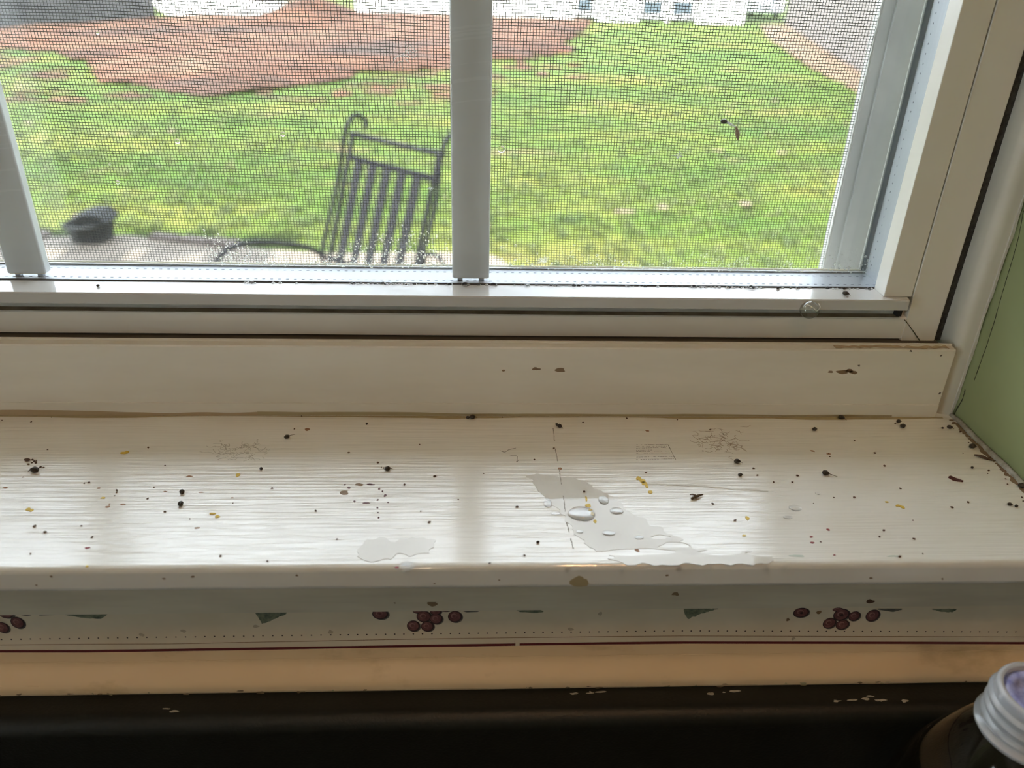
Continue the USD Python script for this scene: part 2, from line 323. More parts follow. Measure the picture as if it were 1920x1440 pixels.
# measured places, in millimetres: x along the sill and y towards the glass, or x and z on an upright face
SEEDS = [[-178.7,273.3],[-82.6,299.2],[-115.1,258.7],[-113.1,250.9],[-185.6,281.5],[-88.2,274.9],[-0.9,316.3],[39.1,308.7],[-36.1,274.4],[-49.1,310.9],[174.5,317.3],[157.6,306.3],[201.0,313.5],[200.8,309.0],[222.9,308.1],[113.3,279.6],[111.8,270.1],[148.7,270.8],[224.6,291.5],[224.6,282.9],[89.6,254.8],[203.4,267.0],[215.3,275.4],[228.6,261.3],[216.1,249.2],[218.1,248.1],[23.5,227.6],[219.5,308.1]]
LIP = [[-166.9,335.8],[141.7,342.7],[173.3,343.5],[170.9,334.2]]
CRUMBS = [[-183.0,279.9],[-181.9,281.2],[-178.1,276.6],[-176.7,276.4],[-181.7,269.7],[-181.4,289.9],[-128.3,277.9],[-139.9,291.3],[-155.7,265.4],[-154.1,265.9],[-141.1,260.5],[-140.6,259.1],[-140.6,257.0],[-127.4,262.5],[-127.2,255.0],[-117.8,246.8],[-107.1,242.4],[-93.7,252.0],[-80.8,261.7],[-60.9,246.9],[-162.1,238.3],[-156.7,234.9],[-156.2,223.0],[-138.7,231.8],[-145.3,238.4],[-72.7,218.4],[-89.8,221.2],[-50.2,230.1],[-192.1,316.7],[-199.0,312.4],[-212.4,313.8],[-79.9,319.2],[-81.0,306.7],[-54.0,287.4],[-24.1,293.9],[25.7,281.9],[34.9,291.0],[-38.9,276.4],[-37.9,275.8],[50.4,312.8],[71.5,316.6],[95.3,315.5],[-16.3,269.7],[-6.3,253.9],[-20.7,246.5],[16.8,249.0],[18.2,220.6],[44.4,258.8],[72.2,272.3],[13.0,317.5],[-28.3,263.9],[-17.0,239.7],[3.9,271.8],[-40.7,279.7],[5.6,216.5],[113.7,302.8],[100.7,288.8],[108.6,306.4],[119.1,275.3],[124.5,265.2],[132.4,265.2],[155.9,284.2],[156.5,286.8],[172.7,297.3],[177.5,287.1],[177.2,277.0],[198.8,312.3],[176.2,260.5],[135.9,250.7],[100.9,240.1],[94.9,250.6],[153.4,229.8],[156.8,233.6],[191.3,247.7],[199.8,251.0],[171.3,239.7],[166.1,228.5],[165.3,220.1],[155.8,218.6],[129.6,227.1],[219.9,271.3],[221.6,273.5],[225.4,267.3],[223.9,263.5],[226.2,304.8],[225.3,295.9],[217.7,287.0],[226.6,305.1],[229.8,305.1],[224.4,254.2],[223.4,251.8],[145.8,254.6],[154.2,254.5],[119.2,270.2],[136.2,269.8]]
YELLOW = [[68.2,268.4,0.9,1.2],[69.4,266.5,1.2,1.2],[70.2,264.6,1.1,1.2],[70.8,262.4,0.6,1.0],[71.2,258.7,0.9,0.9],[44.7,249.8,1.1,1.1],[45.4,247.0,0.7,1.1],[45.8,244.2,0.6,1.3],[46.2,239.8,0.6,1.3],[44.7,253.8,0.4,1.7],[106.1,241.5,0.7,1.1],[170.2,249.1,1.2,0.7],[171.1,248.1,1.0,0.7],[166.5,251.7,0.8,0.4],[-148.5,287.5,1.5,0.8],[-147.7,288.3,0.8,0.6],[-96.6,270.8,0.8,1.0],[-169.4,248.7,0.9,1.0],[-168.2,248.0,0.7,0.8],[-144.6,255.7,0.8,0.5],[-99.6,245.6,1.1,0.6],[-97.2,243.8,0.9,0.7],[101.7,231.1,0.7,0.4],[-134.0,216.5,0.5,0.5]]
RUST = [[-140.6,250.2,0.9,0.7],[-135.4,251.6,0.9,0.5],[-140.5,251.8,0.4,0.4],[36.0,275.6,0.9,1.0],[-103.0,237.0,1.2,0.5],[-185.1,262.5,1.0,0.6],[-116.0,270.2,1.1,0.5],[-148.8,262.2,0.7,0.4],[-108.1,259.4,0.8,0.3],[-95.0,255.7,0.7,0.3],[-75.3,306.5,1.1,1.1],[79.2,305.8,0.9,0.5],[150.0,289.0,0.9,0.6],[156.4,286.8,1.0,0.5],[59.7,223.2,0.8,0.8],[-122.1,259.9,0.6,0.3]]
RED = [[127.2,230.2,0.6,0.5],[126.6,226.9,0.8,0.5],[135.3,234.3,0.6,0.6],[132.0,219.8,0.5,0.4],[-138.0,226.1,1.0,0.5],[-27.2,214.8,0.8,0.4],[-51.5,259.0,1.6,1.4],[-50.4,262.0,0.6,0.7],[-46.7,264.2,1.6,0.8],[-41.8,264.3,1.9,0.5],[-38.2,261.2,0.4,0.7],[-36.7,259.6,0.4,0.5],[-35.4,256.8,0.6,1.1],[-42.2,252.0,1.4,0.5],[-47.0,253.0,0.4,0.6],[-38.0,254.0,0.3,0.5],[-37.6,248.9,0.3,0.5],[-37.0,245.8,0.2,0.4],[-36.5,242.8,0.2,0.4],[-33.8,252.3,0.4,0.4],[-52.4,264.2,0.4,0.5]]
FILM_A = [[38.6,270.0],[45.6,265.7],[53.8,256.8],[59.6,248.0],[64.7,241.3],[70.5,235.8],[76.6,229.5],[80.8,224.5],[89.2,221.4],[98.1,222.3],[103.4,220.3],[109.0,221.2],[109.0,217.4],[105.7,215.2],[87.6,215.4],[73.4,215.5],[54.2,215.7],[47.6,218.7],[43.7,223.3],[40.6,227.3],[37.6,233.5],[35.9,239.3],[33.5,247.0],[29.2,253.9],[24.1,263.5],[21.2,269.8],[26.1,270.8],[31.9,269.8]]
FILM_B = [[-41.3,220.7],[-41.4,226.5],[-38.8,229.0],[-33.7,230.2],[-29.0,228.4],[-26.0,230.6],[-22.8,231.7],[-18.2,231.1],[-15.4,228.8],[-14.5,225.3],[-16.0,221.9],[-19.6,222.4],[-23.3,221.0],[-27.2,222.5],[-29.4,218.7],[-37.6,219.0]]
DROPS = [[41.8,244.5,5.9,4.6],[55.6,246.2,2.9,2.2],[50.7,232.8,2.7,1.7],[51.5,253.2,2.3,2.8],[29.0,251.6,1.8,3.2],[31.6,244.8,2.1,1.3],[127.4,247.8,2.8,2.0],[122.4,241.8,2.1,1.1],[140.2,257.4,1.2,1.1],[61.6,230.2,2.0,1.2],[39.7,233.8,1.5,0.9],[-23.5,215.4,3.0,2.4]]
DRIPS = [[-23.5,-190.5],[33.1,-191.2],[38.8,-191.5],[52.9,-191.2],[73.5,-189.9],[84.2,-190.2],[105.2,-190.1],[111.5,-190.7]]
BERRY = [[-37.1,-231.4,3.2,2.9],[-19.8,-233.0,3.0,3.1],[-15.0,-234.3,2.6,2.9],[-24.2,-238.0,2.6,3.0],[-18.6,-238.3,2.6,2.8],[-7.5,-233.2,2.8,3.1],[-22.3,-229.6,2.1,1.7],[-15.1,-230.2,2.3,2.1],[-11.1,-229.4,2.1,1.1],[133.6,-232.8,3.3,2.7],[150.8,-234.3,3.4,3.3],[156.4,-235.1,2.5,2.7],[146.8,-238.9,2.8,3.0],[152.4,-239.8,2.8,2.8],[164.0,-234.8,2.9,3.3],[148.6,-231.4,2.2,1.1],[-178.0,-234.1,2.6,3.1],[-184.4,-236.6,2.5,2.9],[-174.0,-228.2,2.9,2.2],[-181.0,-229.2,2.9,2.5],[-169.0,-228.0,2.0,1.4]]
LEAF = [[[-85.0,-228.2],[-70.9,-228.3],[-74.3,-230.9],[-79.4,-233.4],[-82.1,-235.1],[-83.9,-235.9],[-84.9,-232.8],[-85.7,-230.5]],[[84.8,-230.1],[98.6,-230.3],[94.4,-231.9],[90.3,-233.9],[87.2,-235.4],[85.5,-232.7]],[[-166.1,-228.6],[-159.0,-228.7],[-141.8,-228.3],[-145.7,-232.5],[-151.7,-231.9],[-157.4,-230.4],[-163.2,-229.2]],[[15.9,-229.2],[25.6,-229.9],[27.7,-230.8],[24.3,-231.6],[18.5,-230.7]],[[188.4,-231.7],[198.5,-231.8],[197.2,-233.3],[192.5,-232.9]]]
SHADE = [[[-6.4,-228.9],[3.6,-229.1],[1.4,-230.5],[-2.8,-230.7]],[[165.8,-231.4],[175.3,-231.5],[172.2,-232.7]],[[-171.1,-228.5],[-166.1,-228.6],[-161.3,-229.8],[-168.5,-230.2]],[[-21.7,-240.3],[-16.4,-240.4],[-11.4,-235.8],[-10.7,-232.0],[-8.2,-236.7],[-13.5,-237.8],[-19.0,-242.4]],[[149.7,-241.9],[155.4,-242.0],[159.1,-236.6],[159.8,-234.3],[163.4,-237.9],[158.0,-239.0],[153.1,-243.8]]]
DOTS = [[-186.6,-243.1],[-182.8,-243.1],[-179.1,-243.1],[-175.4,-243.0],[-171.6,-243.0],[-167.9,-243.0],[-164.1,-243.0],[-160.4,-243.0],[-156.6,-243.0],[-152.9,-242.9],[-149.1,-242.9],[-145.3,-242.9],[-141.6,-242.9],[-137.8,-242.9],[-134.0,-242.9],[-130.2,-242.8],[-126.4,-242.8],[-122.6,-242.8],[-118.8,-242.8],[-115.0,-242.8],[-111.2,-242.8],[-107.4,-242.7],[-103.6,-242.7],[-99.8,-242.7],[-96.0,-242.7],[-92.1,-242.7],[-88.3,-242.7],[-84.5,-242.6],[-80.6,-242.6],[-76.8,-242.6],[-73.0,-242.6],[-69.1,-242.6],[-65.2,-242.6],[-61.4,-242.5],[-57.5,-242.5],[-53.7,-242.5],[-50.5,-242.5],[-46.8,-242.5],[-43.1,-242.5],[-39.4,-242.5],[-35.6,-242.5],[-31.9,-242.5],[-28.2,-242.5],[-24.4,-242.5],[-20.7,-242.5],[-16.9,-242.5],[-13.2,-242.5],[-9.4,-242.5],[-5.7,-242.5],[-1.9,-242.5],[1.9,-242.5],[5.6,-242.5],[9.4,-242.5],[13.2,-242.5],[17.0,-242.5],[20.8,-242.4],[24.5,-242.4],[28.3,-242.4],[32.1,-242.4],[36.0,-242.4],[39.8,-242.4],[43.6,-242.4],[47.4,-242.4],[51.2,-242.4],[55.0,-242.4],[58.9,-242.4],[62.7,-242.4],[66.5,-242.4],[70.4,-242.4],[74.2,-242.4],[78.1,-242.4],[81.9,-242.4],[85.8,-242.4],[89.5,-242.5],[93.3,-242.5],[97.0,-242.6],[100.8,-242.7],[104.6,-242.7],[108.4,-242.8],[112.2,-242.9],[116.0,-243.0],[119.8,-243.0],[123.6,-243.1],[127.4,-243.2],[131.2,-243.2],[135.0,-243.3],[138.9,-243.4],[142.7,-243.4],[146.5,-243.5],[150.4,-243.6],[154.2,-243.7],[158.1,-243.7],[161.9,-243.8],[165.8,-243.9],[169.7,-243.9],[173.5,-244.0],[177.4,-244.1],[181.3,-244.2],[185.2,-244.2],[189.1,-244.3],[193.0,-244.4],[196.9,-244.4],[200.8,-244.5],[204.7,-244.6],[208.6,-244.7],[212.5,-244.7],[216.5,-244.8],[220.4,-244.9],[224.4,-245.0],[228.3,-245.0]]
REDLINE = [[-193.1,-249.5],[-155.8,-250.1],[-122.1,-250.0],[-88.1,-249.8],[-53.8,-249.5],[-19.2,-249.3],[15.8,-249.1],[51.1,-249.0],[86.8,-249.0],[159.6,-250.3],[239.0,-251.8]]
BROWNLINE = [[-192.1,-246.1],[-154.9,-246.2],[-121.5,-246.5],[-87.7,-246.1],[-53.5,-245.7],[-19.1,-245.4],[15.7,-245.2],[50.8,-245.2],[86.3,-245.3],[158.7,-246.7],[237.7,-248.2]]
TRIMEDGE = [[-193.9,-262.9],[-164.9,-263.5],[-135.8,-265.8],[-106.1,-266.2],[-75.9,-266.0],[-45.5,-266.0],[-14.9,-265.9],[16.0,-266.2],[47.2,-266.4],[78.7,-265.8],[110.5,-266.0],[142.6,-266.5],[175.2,-267.2],[208.1,-268.1],[241.4,-268.8]]
WSPOT = [[128.8,-236.8,1.3,1.2],[141.0,-233.2,1.8,1.8],[133.2,-247.4,1.6,1.5],[-115.1,-239.6,2.1,1.5],[-132.0,-241.4,1.9,1.8],[-86.6,-237.4,2.3,1.5],[50.9,-232.2,1.5,2.1],[-57.4,-240.7,1.7,1.8],[39.5,-240.9,1.9,1.5]]
APRON = [[-15.8,-225.3,2.7,1.7],[160.8,-226.3,1.8,1.4],[-31.1,-224.8,0.6,0.5],[213.9,-222.8,0.9,0.8],[80.0,-220.5,1.7,1.7]]
SEAM = [[36.0,307.9],[35.5,290.5],[35.7,275.0],[35.7,256.3],[35.3,239.3],[35.9,229.9],[36.5,220.9]]
TEXT = [[72.0,294.0],[86.3,294.4],[69.8,281.7],[87.1,282.1]]
SCUFF = [[-117.0,299.0],[-86.6,300.8],[-111.6,280.7],[-84.3,282.3],[99.7,309.5],[123.7,308.1],[95.4,284.6],[122.7,286.3]]
SQUIG = [[11.4,289.3],[12.9,288.3],[14.9,290.0],[18.1,291.4],[15.5,285.1],[17.4,285.5],[18.5,283.0],[18.0,280.3],[19.0,281.9]]
STREAK = [[71.2,264.5],[81.4,263.7],[88.7,263.3],[100.9,261.4],[109.4,260.3],[120.2,259.1]]
BOARDMARK = [[13.3,-165.9,1.0,1.0],[27.9,-165.2,2.2,1.0],[38.9,-165.4,2.9,1.0],[173.6,-165.3,2.3,1.0],[170.7,-165.8,3.5,1.0],[175.9,-166.4,2.5,1.0],[165.1,-165.9,1.8,1.0],[177.5,-162.5,0.5,1.0],[200.2,-154.9,0.5,1.0],[215.2,-157.0,0.5,1.0],[220.2,-177.0,0.5,1.0]]
GLASS = [[-147.9,-30.9],[-124.4,-71.8],[-152.4,-89.3],[-80.5,-68.1],[11.0,-72.6],[-154.2,-81.7],[-65.9,-57.8]]
BUG = [[118.8,-67.1],[121.3,-67.8],[124.6,-69.2],[126.1,-72.2],[127.0,-75.7],[98.4,-83.3],[35.6,-137.8],[14.7,-129.5],[-32.1,-41.0],[-21.8,-101.4]]
# ================================================================ the room
XL, XR = -0.4395, 0.2315            # window reveal, left and right
YF = 0.2347                         # room face of the window wall
ST = -0.19                          # sill top
RX0, RX1, RY0, ZC, ZF = -2.3, 1.9, -3.1, 1.12, -H
def with_hole(x0, x1, z0, z1, hx0, hx1, hz0, hz1, y0, y1):
    return yprism(sbox(x0, z0, x1, z1).difference(sbox(hx0, hz0, hx1, hz1)), y0, y1)
obj("wall_front", with_hole(RX0 - .1, RX1 + .1, ZF - .4, ZC + .25, XL, XR, -0.2013, 0.86, YF, 0.405), "green_paint", kind="structure")
def xwall(x0, x1, hole=None):
    s = sbox(RY0, ZF, YF, ZC)
    return xprism(s.difference(hole) if hole else s, x0, x1)
DY0, DY1 = -1.55, -0.80
obj("wall_left", xwall(RX0 - .1, RX0, sbox(DY0, ZF, DY1, ZF + 2.05)), "room_paint", kind="structure")
obj("wall_right", xwall(RX1, RX1 + .1), "room_paint", kind="structure")
obj("wall_back", bx(RX0 - .1, RX1 + .1, RY0 - .1, RY0, ZF, ZC), "room_paint", kind="structure")
obj("ceiling", bx(RX0 - .1, RX1 + .1, RY0 - .1, YF, ZC, ZC + .1), "ceiling_paint", kind="structure")
obj("floor", bx(RX0 - .1, RX1 + .1, RY0 - .1, YF, ZF - .08, ZF), "floor_wood", kind="structure")
d1 = thing("door_1", (RX0 - .05, (DY0 + DY1) / 2, ZF), kind="structure")        # unseen glazed side door added for cool daylight fill
for y0 in (DY0, DY1 - .06): obj("door_frame", bx(RX0 - .08, RX0 - .02, y0, y0 + .06, ZF, ZF + 2.05, .004), "vinyl", d1)
obj("door_rail", bx(RX0 - .08, RX0 - .02, DY0 + .06, DY1 - .06, ZF + 1.97, ZF + 2.05), "vinyl", d1)
obj("door_panel", bx(RX0 - .07, RX0 - .03, DY0 + .06, DY1 - .06, ZF, ZF + .9, .004), "vinyl", d1)
obj("door_glass", bx(RX0 - .054, RX0 - .048, DY0 + .06, DY1 - .06, ZF + .9, ZF + 1.97), "daylight_door", d1)

# ---------------------------------------------------------------- window: frame, sash, double glazing with flat bars between the panes
w1 = thing("window_1", (-0.104, 0.36, -0.16), kind="structure")
JY = 0.333                          # room face of the vinyl frame
miter = [(XL, -0.1570), (0.2121, -0.1570), (0.2010, -0.1447), (XL, -0.1447)]
fb = xprism([(JY, -0.1551), (JY, -0.1450), (JY + .0006, -0.1444), (0.3372, -0.1442), (0.3372, -0.1392), (0.400, -0.1470), (0.400, -0.185), (0.350, -0.185), (0.350, -0.1551)], XL, 0.2185)
obj("frame_rail", fb, "vinyl", w1)
right_jamb = [(0.2022, JY), (0.2024, JY - .0004), (0.2182, JY - .0004), (0.2187, JY), (0.2187, 0.352), (XR, 0.352), (XR, 0.403), (0.2047, 0.403), (0.2047, 0.391), (0.2060, 0.391), (0.2060, 0.372), (0.2022, 0.372)]
obj("frame_jamb", zprism(right_jamb, -0.1560, 0.86), "vinyl", w1)
lj = [(-0.2104 - x, y) for x, y in right_jamb][::-1]
obj("frame_jamb", zprism(lj, -0.1560, 0.86), "vinyl", w1)
obj("frame_head", bx(XL, XR, JY, 0.403, 0.80, 0.86), "vinyl", w1)
ml = ragged([(0.2012, -0.1452), (0.2050, -0.1490), (0.2080, -0.1522), (0.2117, -0.1562)], 0.00035, 3, .5)
obj("miter_joint", upright(ml, JY - .0003, .0003), "crack_dark", w1)
obj("weather_strip", bx(0.2188, 0.2226, 0.3345, 0.350, -0.1565, 0.85), "weather_pile", w1)
obj("weather_strip", bx(-0.433, -0.4292, 0.3345, 0.350, -0.1565, 0.85), "weather_pile", w1)
# sash
SY = 0.3437                         # room face of the inner pane
rail = [(0.3288, -0.1390), (0.3288, -0.1345), (0.3293, -0.1340), (0.3424, -0.1338), (0.3427, -0.1342), (0.3427, -0.1372), (0.3448, -0.1372), (0.3448, -0.1352), (0.3655, -0.1352), (0.371, -0.1346), (0.371, -0.1438), (0.3376, -0.1410), (0.3376, -0.1393)]
lipx = 0.2012
sr = xprism(rail, -0.2104 - lipx, lipx)
v = sr.vertices                     # the lip's ends run back at an angle
for s, e in ((1, lipx), (-1, -0.2104 - lipx)):
    k = (np.abs(v[:, 0] - e) < 1e-6) & (v[:, 1] < 0.332); v[k, 0] -= s * 0.0022
obj("sash_rail", sr, "vinyl_gloss", w1, smooth=25)
stile = [(0.1885, JY + .0002), (0.1888, JY), (0.2017, JY), (0.2017, 0.371), (0.1965, 0.371), (0.1945, 0.3655), (0.1945, 0.3448), (0.1925, 0.3448), (0.1925, 0.3430), (0.1885, 0.3430)]
obj("sash_stile", zprism(rounded(stile, .0003, 3), -0.1338, 0.55), "vinyl", w1, smooth=25)
obj("sash_stile", zprism(rounded([(-0.2104 - x, y) for x, y in stile][::-1], .0003, 3), -0.1338, 0.55), "vinyl", w1, smooth=25)
obj("sash_rail", bx(-0.4121, 0.2017, JY, 0.371, 0.55, 0.60), "vinyl", w1)
gx0, gx1 = -0.2104 - 0.1945, 0.1945
obj("glass_pane", bx(gx0 + .0006, gx1 - .0006, SY, SY + .0014, -0.1362, 0.549), "pane", w1)
obj("glass_pane", bx(gx0 - .001, gx1 + .001, 0.3657, 0.3671, -0.1342, 0.549), "pane", w1)
obj("glazing_gasket", bx(gx0, gx1, 0.3428, 0.3436, -0.1345, -0.1332, .0002), "gasket", w1)  # dark strip standing in for the shadow line at the foot of the glass
# spacer between the panes, perforated in two rows
obj("spacer_bar", bx(gx0, gx1, 0.3453, 0.3652, -0.1350, -0.1346), "spacer_metal", w1)
obj("spacer_bar", bx(gx1 - .0004, gx1, 0.3453, 0.3652, -0.1345, 0.549), "spacer_metal", w1)
obj("spacer_bar", bx(gx0, gx0 + .0004, 0.3453, 0.3652, -0.1345, 0.549), "spacer_metal", w1)
dots = []
for row in (0.3492, 0.3607):
    for k in range(166):
        x = gx0 + .006 + k * .00362
        dots.append(bx(x, x + .0013, row, row + .0006, -0.13462, -0.13454))
    for k in range(60):
        z = -0.1290 + k * .0040
        dots.append(bx(gx1 - .00044, gx1 - .00038, row, row + .0006, z, z + .0007))
obj("perforation", cat(dots), "perforation", w1, kind="stuff")
obj("edge_seal", bx(gx0, gx1, 0.3651, 0.3656, -0.1352, -0.1339), "edge_seal", w1)
obj("edge_seal", bx(0.1926, 0.1960, 0.3673, 0.3676, -0.1340, 0.549), "spacer_metal", w1)
obj("sealant_line", tube([(x, 0.3674 + .0001 * math.sin(x * 300), -0.1337 + .00018 * math.sin(x * 170) * math.sin(x * 71)) for x in np.linspace(gx0, gx1 - .0022, 160)], .0005, 6), "sealant_cream", w1)
obj("sealant_line", tube([(gx1 - .0022 + .0001 * math.sin(z * 200), 0.3678, z) for z in np.linspace(-0.1338, .5, 60)], .0006, 6), "spline", w1)
# flat bars between the panes
for xc in (-0.2035, -0.0020):
    bar = rounded([(xc - .0086, 0.3480), (xc + .0086, 0.3480), (xc + .0086, 0.3533), (xc - .0086, 0.3533)], .0009, 3)
    g = obj("grille_bar", zprism(bar, -0.1325, 0.549), "grille_white", w1, smooth=30)
    obj("cut_end", bx(xc - .0078, xc + .0078, 0.3485, 0.3528, -0.1330, -0.1325), "grille_cut", g)
    obj("keeper", cat([bx(xc + s * .005 - .0012, xc + s * .005 + .0012, 0.3495, 0.352, -0.1346, -0.1328, .0002) for s in (-1, 1)]), "spacer_metal", g)
    # faint streaks wiped across the bar
    g_ = np.random.default_rng(int(xc * -1000) + 7); za, zb = (-.056, -.024) if xc > -.1 else (-.098, -.064); sm_ = []
    for k in range(9):
        z0 = g_.uniform(za, zb); sm_.append(ragged([(xc - .0083, z0), (xc + .0004, z0 + .0014), (xc + .0083, z0 + .0021)], g_.uniform(.0002, .0009), int(g_.integers(1e6)), .5))
    obj("wiped_streak", upright(shapely.union_all(sm_), 0.3480, .00003), "smear", g, kind="stuff")
# brown strip painting the shade on top of the frame ledge
g1 = ragged([(XL + .01, -0.1441), (-.2, -0.1440), (0, -0.1439), (.1, -0.1440), (.198, -0.1439)], .0006, 5, .8)
obj("track_dirt", xprism([(0.3332, -0.14440), (0.3368, -0.14415), (0.3368, -0.14405), (0.3332, -0.1443)], XL + .01, 0.199), "ledge_shade", w1)
obj("track_hole", bx(0.1975, 0.2000, 0.3340, 0.3371, -0.1441, -0.1395), "dark_gap", w1)

# ---------------------------------------------------------------- insect screen outside the sash
sc = thing("insect_screen", (-0.104, 0.39, -0.16), "grey framed insect screen of dark woven wire mounted outside the window glass", "window screen")
SX0, SX1, SZ0, SZ1, SCY = -0.3935, 0.1832, -0.1445, 0.52, 0.390
for x0, x1 in ((SX1, 0.2027), (-0.4130, SX0)):
    fr = [(x0, 0.3868), (x0 + (x1 - x0) * .22, 0.3868), (x0 + (x1 - x0) * .24, 0.3876), (x0 + (x1 - x0) * .29, 0.3876), (x0 + (x1 - x0) * .31, 0.3866), (x1, 0.3866), (x1, 0.3945), (x0, 0.3945)]
    obj("screen_frame", zprism(fr, SZ0 - .0195, SZ1 + .0195), "screen_frame", sc)
obj("screen_frame", bx(SX0, SX1, 0.3866, 0.3945, SZ0 - .0195, SZ0), "screen_frame", sc)
obj("screen_frame", bx(SX0, SX1, 0.3866, 0.3945, SZ1, SZ1 + .0195), "screen_frame", sc)
for x in (SX0 + .0002, SX1 - .0002):
    zz = np.linspace(SZ0, SZ1, 260)
    obj("spline_cord", tube(np.stack([x + .00025 * np.sin(zz * 900) * np.sin(zz * 310), np.full(260, 0.3878), zz], 1), .0007, 6), "spline", sc)
def screen_point(x, z, off):
    dz = -0.011 * (x - .05) * (1 - .6 * np.clip((-.09 - x) / .12, 0, 1)) + .0006 * np.sin(x * 23 + 1) + .00025 * np.sin(x * 61 + z * 40)
    dx = .00035 * np.sin(z * 34 + x * 9) + .0002 * np.sin(z * 87 + 2)
    return np.stack([x + dx, np.full(np.shape(x), SCY) + off, z + dz], -1)
def wires(lines, r):
    """Many thin four-sided wires as one mesh; lines (n, k, 3)."""
    P = np.asarray(lines); n, k, _ = P.shape
    d = P[:, -1] - P[:, 0]; side = np.where(np.abs(d[:, :1]) > np.abs(d[:, 2:]), [[0, 0, 1.0]], [[1.0, 0, 0]])
    o = np.stack([side * r, np.broadcast_to([0, r, 0], side.shape), -side * r, np.broadcast_to([0, -r, 0], side.shape)], 1)
    V = (P[:, :, None] + o[:, None]).reshape(-1, 3)
    i, j, q = np.meshgrid(np.arange(n), np.arange(k - 1), np.arange(4), indexing="ij")
    a = (i * k + j) * 4 + q; b = (i * k + j) * 4 + (q + 1) % 4
    F = np.concatenate([np.stack([a, b, b + 4], -1).reshape(-1, 3), np.stack([a, b + 4, a + 4], -1).reshape(-1, 3)])
    return trimesh.Trimesh(V, F, process=False)
xs = np.arange(SX0 + .0007, SX1, .001411); zs = np.arange(SZ0 + .0006, 0.20, .00128); zs2 = np.arange(0.20, SZ1, .00128)
zk = np.linspace(SZ0 - .004, SZ1, 70); xk = np.linspace(SX0, SX1, 60)
vert = [screen_point(np.full(len(zk), x) + rng.normal(0, .00004), zk, .0001) for x in xs]
hori = [screen_point(xk, np.full(len(xk), z) + rng.normal(0, .00004), -.0001) for z in np.r_[zs, zs2]]
obj("mesh_wire", cat([wires(vert, .000135), wires(hori, .000135)]), "screen_wire", sc, kind="stuff")

# ---------------------------------------------------------------- casing, board and sill
t1 = thing("trim_1", (0.227, 0.322, ST), kind="structure")
cb = rounded([(0.2226, 0.3215), (XR - .0002, 0.3215), (XR - .0002, 0.352), (0.2226, 0.352)], .0001).difference(Polygon())
r = .0045
prof = [(0.2226, 0.350), (0.2226, 0.3215 + r)] + [(0.2226 + r - r * math.cos(a), 0.3215 + r - r * math.sin(a)) for a in np.linspace(.2, math.pi / 2, 8)] + [(0.2304, 0.3212), (0.2304, 0.350)]
obj("casing_board", zprism(prof, ST, 0.85), "casing_paint", t1, smooth=35)
g = np.random.default_rng(4); zz = np.linspace(ST, .2, 160)
edge = 0.2311 + .0004 * np.sin(zz * 170) * np.sin(zz * 63 + 1) + np.cumsum(g.normal(0, .00008, 160)) * .25 + g.normal(0, .00009, 160)
obj("paint_edge", upright(Polygon(np.vstack([np.stack([edge, zz], 1), [(0.2300, .2), (0.2300, ST)]])).buffer(0), 0.3213, .0008), "casing_paint", t1, label="ragged edge of cream paint against the green wall")
obj("casing_backing", bx(0.2304, XR, 0.3225, 0.350, ST, 0.85), "green_edge", t1)
t3 = thing("trim_3", (-0.435, 0.322, ST), kind="structure")
obj("casing_board", bx(XL, -0.4306, 0.3215, 0.350, ST, 0.85, .002), "casing_paint", t3)
t2 = thing("trim_2", (-0.104, 0.321, ST), kind="structure")
board = [(0.3190, -0.1832), (0.3190, -0.1550), (0.3194, -0.1543), (0.3232, -0.1541), (0.3233, -0.1533), (0.3240, -0.1532), (0.3244, -0.1536), (0.3244, -0.163), (0.3292, -0.163), (0.3292, ST), (0.3186, ST), (0.3186, -0.1834)]
obj("board", xprism(board, XL + .0089, 0.2215), "board_paint", t2, smooth=20)
obj("groove_shadow_gap", bx(XL + .0089, 0.2195, 0.3292, 0.3370, -0.1640, -0.1560), "groove_shade", t2)  # dark fill that paints the shade inside the groove
g = np.random.default_rng(9)
def joint(x0, x1, z, lo, hi, seed):
    xs_ = np.linspace(x0, x1, 90); gg = np.random.default_rng(seed); h = lo + (hi - lo) * meshkit.fbm(np.stack([xs_ * 14, xs_ * 0 + seed, xs_ * 0], 1), 4, seed)
    return Polygon(np.vstack([np.stack([xs_, np.full(90, z)], 1), np.stack([xs_, z + h], 1)[::-1]])).buffer(0)
obj("stain", upright(joint(XL + .01, -.10, ST + .0002, .0002, .0045, 11), 0.3186, .00006), "stain_orange", t2, label="orange brown stain along the foot of the board")
obj("stain", upright(joint(-.10, .2, ST + .0002, .0002, .0028, 12), 0.3186, .00006), "stain_ochre", t2, label="ochre stain along the foot of the board")
obj("stain", cat([zprism(ragged([(.165, .3212), (.185, .3214), (.2, .3211), (.2185, .3215)], .0022, 15, .9), -0.15405, -0.1539)]), "stain_orange", t2)
for i, (x, z, w_, _) in enumerate(BOARDMARK):
    obj("scuff", upright(blob(x / 1000, z / 1000, max(w_ / 1000 * .8, .0005), .0005 + .0004 * (w_ > 2), 0, 30 + i, .5, 16), 0.3190, .00006), "mark_ink" if w_ < .6 else "stain_brown", t2)

